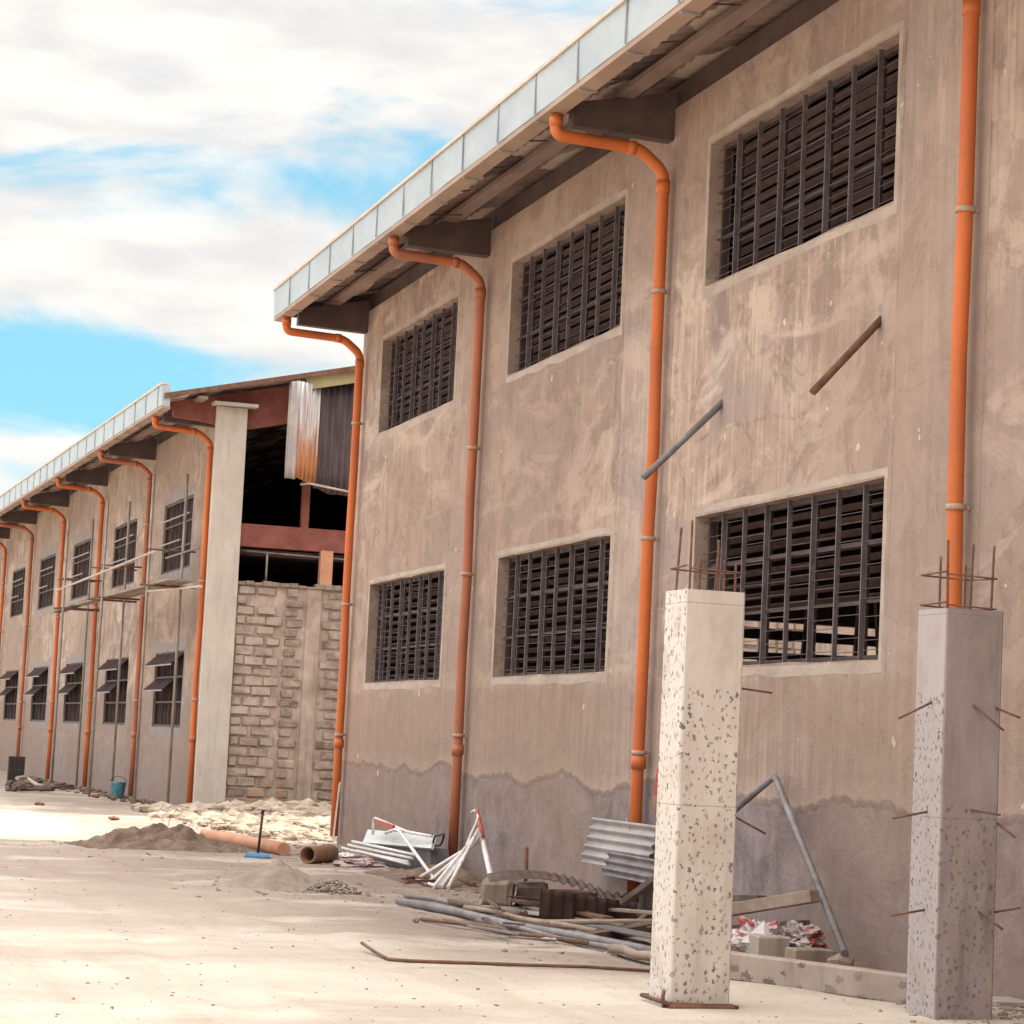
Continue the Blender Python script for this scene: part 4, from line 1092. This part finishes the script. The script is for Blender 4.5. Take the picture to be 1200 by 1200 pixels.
q=MB(); q.bar(up(o3-1.5,.7,4.33),up(o1-1,.7,4.33),.25,.04); q.bar(up(o3-1.5,.42,4.33),up(o3+7,.42,4.34),.22,.04); rel(q,'plank',M['timber'],sf)
q=MB(); q.bar(up(o1-4.5,.75,4.36),up(o1+3.5,.6,4.33),.2,.04); rel(q,'plank',M['timber_dark'],sf)
# bucket-like teal bundle at pipe foot
Pb=wB(sB(144,.35),.35)
bt=empty('bucket',Pb,'teal bucket at the foot of the second far downpipe','bucket')
q=MB(); n=18
q.tube([Pb+Vector((0,0,0)),Pb+Vector((0,0,.02)),Pb+Vector((0,0,.3)),Pb+Vector((0,0,.34))],[.12,.13,.165,.17],18); rel(q,'body',M['teal'],bt)
reltube([Pb+Vector((.17*math.cos(a_*math.pi/8),.0,.34+.12*math.sin(a_*math.pi/8))) for a_ in range(9)],.006,'handle',M['black'],bt,6)
# dark panel and scrap at the far left
Pp=wB(sB(18,.6),.6)
Pp=gp(18,914); 
mb=MB(); P=onY(9,914,64); Q=onY(28,914,64); T=onY(9,886,64); mb.cbox((P.x,64,-.02),(Q.x,64.25,T.z),.01); single(mb,'dark_cabinet',M['black'],Vector((P.x,64,0)),'dark upright panel box by the far wall at the left edge','cabinet')
# pale hose/pipe running from it
pts=[gp(20,912,.3),gp(30,911,.25),gp(45,921,.1),gp(62,922,.08)]
mb=MB(); mb.tube(bend(pts,.5,4),.045,8); single(mb,'hose',M['timber_pale'],Vector((pts[0].x,pts[0].y,0)),'pale curved pipe snaking along the foot of the far wall','hose')
q=random.Random(31); mb=MB()
for i in range(34):
    P=gp(12+q.random()*62,917+q.random()*9,.05); 
    if q.random()<.6: chunk(mb,P,q.uniform(.08,.25),q,.6)
    else: 
        Q=P+Vector((q.uniform(-.7,.7),q.uniform(-1.5,1.5),q.uniform(0,.1))); mb.tube([P,Q],.03,6)
single(mb,'scrap_heap',M['timber_dark'],gp(40,922),'dark heap of scrap and rags at the foot of the far wall, far left','scrap heap')
for i,(px,py) in enumerate(((46,942),(134,959))):
    mb=MB(); P=gp(px,py,.03); chunk(mb,P,.1,random.Random(i)); single(mb,'stone',M['rust'],Vector((P.x,P.y,0)),['dark stone lying in the shaded dirt before the far poles','small stone lying on the sunlit strip'][i],'stone')
mb=MB(); 
for a,b in (((195,951),(206,946)),((206,946),(212,950)),((184,952),(192,944))):
    mb.tube([gp(*a,.1),gp(*b,.25)],.012,6)
single(mb,'wire_scrap',M['timber_pale'],gp(196,951),'pale tangle of wire beside the first far downpipe','wire')

# ------------------------------------------------------------------ person behind the pale column
def person(base, face):
    root_obj=None
    J={'pel':(0,0,.93),'sp':(0,.0,1.12),'ch':(0,-.01,1.33),'nk':(0,0,1.47),'hd':(0,.03,1.56),'top':(0,.02,1.66)}
    ed=[('pel','sp'),('sp','ch'),('ch','nk'),('nk','hd'),('hd','top')]
    rad={'pel':.135,'sp':.12,'ch':.135,'nk':.052,'hd':.085,'top':.075}
    for s in (-1,1):
        k='l' if s<0 else 'r'
        J.update({k+'h':(s*.09,0,.88),k+'k':(s*.10,.03,.48),k+'a':(s*.10,-.01,.09),k+'f':(s*.11,.15,.035),
                  k+'s':(s*.16,-.01,1.39),k+'e':(s*.20,-.03,1.10),k+'w':(s*.19,.08,.87),k+'p':(s*.185,.11,.80)})
        rad.update({k+'h':.09,k+'k':.058,k+'a':.042,k+'f':.035,k+'s':.062,k+'e':.043,k+'w':.03,k+'p':.032})
        ed+=[('pel',k+'h'),(k+'h',k+'k'),(k+'k',k+'a'),(k+'a',k+'f'),('ch',k+'s'),(k+'s',k+'e'),(k+'e',k+'w'),(k+'w',k+'p')]
        for i in range(5):
            a=k+'n%d'%i; b=k+'m%d'%i
            o=(i-2)*.016
            J[a]=(s*.185,.11+o,.765 if i else .79); J[b]=(s*.18,.12+o*1.1,(.72 if i in (2,3) else .73) if i else .76)
            if i==0: J[a]=(s*.175,.145,.79); J[b]=(s*.17,.16,.755)
            rad[a]=.0095; rad[b]=.008; ed+=[(k+'p',a),(a,b)]
    names=list(J); me=bpy.data.meshes.new('person'); me.from_pydata([J[n] for n in names],[(names.index(a),names.index(b)) for a,b in ed],[])
    o=bpy.data.objects.new('person',me); COL.objects.link(o)
    sk=o.modifiers.new('skin','SKIN'); sub=o.modifiers.new('sub','SUBSURF'); sub.levels=2; sub.render_levels=2
    for i,n in enumerate(names):
        d=me.skin_vertices[0].data[i]; d.radius=(rad[n],rad[n]*(1 if n not in('pel','sp','ch') else .8)); d.use_root=(n=='pel')
    # skin above and at hands, red shirt, dark trousers by height
    s=NT('person_clothes'); z=s.sep()[2]; xx=s.math('ABSOLUTE',s.sep()[0])
    c=s.mix(s.math('GREATER_THAN',z,.95),(.045,.045,.06),(.36,.06,.05)); c=s.mix(s.math('GREATER_THAN',z,1.46),c,(.28,.15,.10))
    arm=s.math('MULTIPLY',s.math('GREATER_THAN',xx,.155),s.math('MULTIPLY',s.math('LESS_THAN',z,1.18),s.math('GREATER_THAN',z,.6)))
    c=s.mix(arm,c,(.28,.15,.10)); c=s.mix(s.math('LESS_THAN',z,.07),c,(.03,.025,.025)); me.materials.append(s.out(c,.8))
    o.location=base; o.rotation_euler=(0,0,face)
    tag(o,'person in a red top almost hidden behind the left edge of the pale column','person')
    hm=MB(); n=12
    for j in range(n+1):
        for i in range(2*n):
            th=math.pi*.62*j/n; ph=math.pi*i/n
            d=Vector((math.sin(th)*math.cos(ph),math.sin(th)*math.sin(ph),math.cos(th)))
            hm.v.append((d.x*.092,.005+d.y*.103-(.02 if d.y>0 else 0),1.635+d.z*.095))
    for j in range(n):
        for i in range(2*n): a=j*2*n+i;b=j*2*n+(i+1)%(2*n); hm.f.append((a,b,b+2*n,a+2*n)); hm.sm.append(True)
    hm.build('hair',simple('black_hair',(.02,.014,.012),(.035,.025,.02),20,.6),o)
    fc=MB(); fc.prism([(-.012,1.53),(.012,1.53),(.006,1.585),(-.006,1.585)],'y',.10,.13); fc.build('nose',simple('skin',(.30,.17,.11),(.26,.14,.09),20,.6),o)
    eb=MB()
    for sx in (-1,1): chunk(eb,(sx*.033,.112,1.585),.011,random.Random(1),1)
    eb.box((-.022,.108,1.505),(.022,.118,1.511)); eb.build('eyes',M['black'],o)
    er=MB()
    for sx in (-1,1): chunk(er,(sx*.088,.01,1.57),.022,random.Random(1),1.6)
    er.build('ears',simple('skin_ear',(.30,.17,.11),(.26,.14,.09),20,.6),o)
    return o
Pp=onY(783,1135,17.6); Pp.z=0
person(Pp, R(-78))

# ------------------------------------------------------------------ sky, sun
world=bpy.data.worlds.new('World'); scn.world=world; world.use_nodes=True
nt=world.node_tree; N=nt.nodes; L=nt.links; bg=N['Background']
sun_el, sun_az = 50.0, 20.0      # azimuth measured from +X towards +Y
sky=N.new('ShaderNodeTexSky'); sky.sky_type='NISHITA'; sky.sun_disc=False; sky.sun_elevation=R(sun_el); sky.sun_rotation=R(90-sun_az)
sky.air_density=1.0; sky.dust_density=.4; sky.ozone_density=1.5
tc=N.new('ShaderNodeTexCoord')
def wn(t,**k):
    n=N.new(t)
    for a,b in k.items(): setattr(n,a,b)
    return n
def wmath(op,a,b=None,c=None):
    n=wn('ShaderNodeMath',operation=op)
    for i,x in enumerate((a,b,c)):
        if x is None: continue
        if isinstance(x,(int,float)): n.inputs[i].default_value=x
        else: L.new(x,n.inputs[i])
    return n.outputs[0]
def wmr(f,a,b,va,vb):
    n=wn('ShaderNodeMapRange'); n.interpolation_type='SMOOTHSTEP'
    for i,x in enumerate((a,b,va,vb)): n.inputs[i+1].default_value=x
    L.new(f,n.inputs[0]); return n.outputs[0]
def wmix(f,a,b):
    n=wn('ShaderNodeMix',data_type='RGBA')
    if isinstance(f,(int,float)): n.inputs[0].default_value=f
    else: L.new(f,n.inputs[0])
    for i,x in ((6,a),(7,b)):
        if isinstance(x,tuple): n.inputs[i].default_value=(*x,1)
        else: L.new(x,n.inputs[i])
    return n.outputs[2]
mp=wn('ShaderNodeMapping'); mp.inputs['Scale'].default_value=(1,1,3.4); mp.inputs['Location'].default_value=(.4,.1,.0); L.new(tc.outputs['Generated'],mp.inputs[0])
n1=wn('ShaderNodeTexNoise'); n1.inputs['Scale'].default_value=5.5; n1.inputs['Detail'].default_value=9; n1.inputs['Roughness'].default_value=.56; n1.inputs['Distortion'].default_value=.5; L.new(mp.outputs[0],n1.inputs['Vector'])
n2=wn('ShaderNodeTexNoise'); n2.inputs['Scale'].default_value=16; n2.inputs['Detail'].default_value=6; L.new(mp.outputs[0],n2.inputs['Vector'])
sx=wn('ShaderNodeSeparateXYZ'); L.new(tc.outputs['Generated'],sx.inputs[0]); z=sx.outputs[2]
# cloud cover by height above the horizon: a clear band low down, a torn one higher, closed cloud above
bands=wn('ShaderNodeValToRGB'); cr=bands.color_ramp; cr.interpolation='B_SPLINE'
while len(cr.elements)>1: cr.elements.remove(cr.elements[0])
vals=[(0.0,.62),(.080,.64),(.105,.60),(.116,.48),(.130,.36),(.150,.35),(.160,.60),(.175,.86),(.198,.78),(.212,.56),(.228,.53),(.244,.76),(.262,.90),(.40,.74),(1,.66)]
cr.elements[0].position=vals[0][0]; cr.elements[0].color=(vals[0][1],)*3+(1,)
for p_,v_ in vals[1:]:
    e_=cr.elements.new(p_); e_.color=(v_,)*3+(1,)
L.new(z,bands.inputs[0])
cov=wmath('ADD',bands.outputs[0],wmath('MULTIPLY',wmath('SUBTRACT',n1.outputs['Fac'],.5),2.0))
mask=wmr(cov,.30,.72,0,1)
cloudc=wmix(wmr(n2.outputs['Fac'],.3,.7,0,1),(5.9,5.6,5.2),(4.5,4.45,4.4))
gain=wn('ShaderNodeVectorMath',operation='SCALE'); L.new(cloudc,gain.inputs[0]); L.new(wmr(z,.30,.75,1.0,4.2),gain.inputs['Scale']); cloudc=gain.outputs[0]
blue=wmix(wmr(z,.05,.4,.0,1),(1.7,4.2,5.2),(.9,2.9,4.4))
skyb=wmix(.88,sky.outputs[0],blue)
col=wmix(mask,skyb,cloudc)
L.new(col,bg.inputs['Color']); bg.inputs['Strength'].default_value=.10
sd=bpy.data.lights.new('sun','SUN'); sd.energy=4.0; sd.angle=R(.5); sd.color=(1,.92,.78)
so=bpy.data.objects.new('sun',sd); COL.objects.link(so)
dv=-Vector((math.cos(R(sun_el))*math.cos(R(sun_az)),math.cos(R(sun_el))*math.sin(R(sun_az)),math.sin(R(sun_el))))
so.rotation_euler=dv.to_track_quat('-Z','Y').to_euler(); so.location=(30,40,40)

scn.render.engine='CYCLES'
scn.view_settings.view_transform='Standard'; scn.view_settings.look='None'; scn.view_settings.exposure=0.93; scn.view_settings.gamma=1
scn.render.resolution_x=1024; scn.render.resolution_y=1024
scn.cycles.max_bounces=8; scn.cycles.diffuse_bounces=5
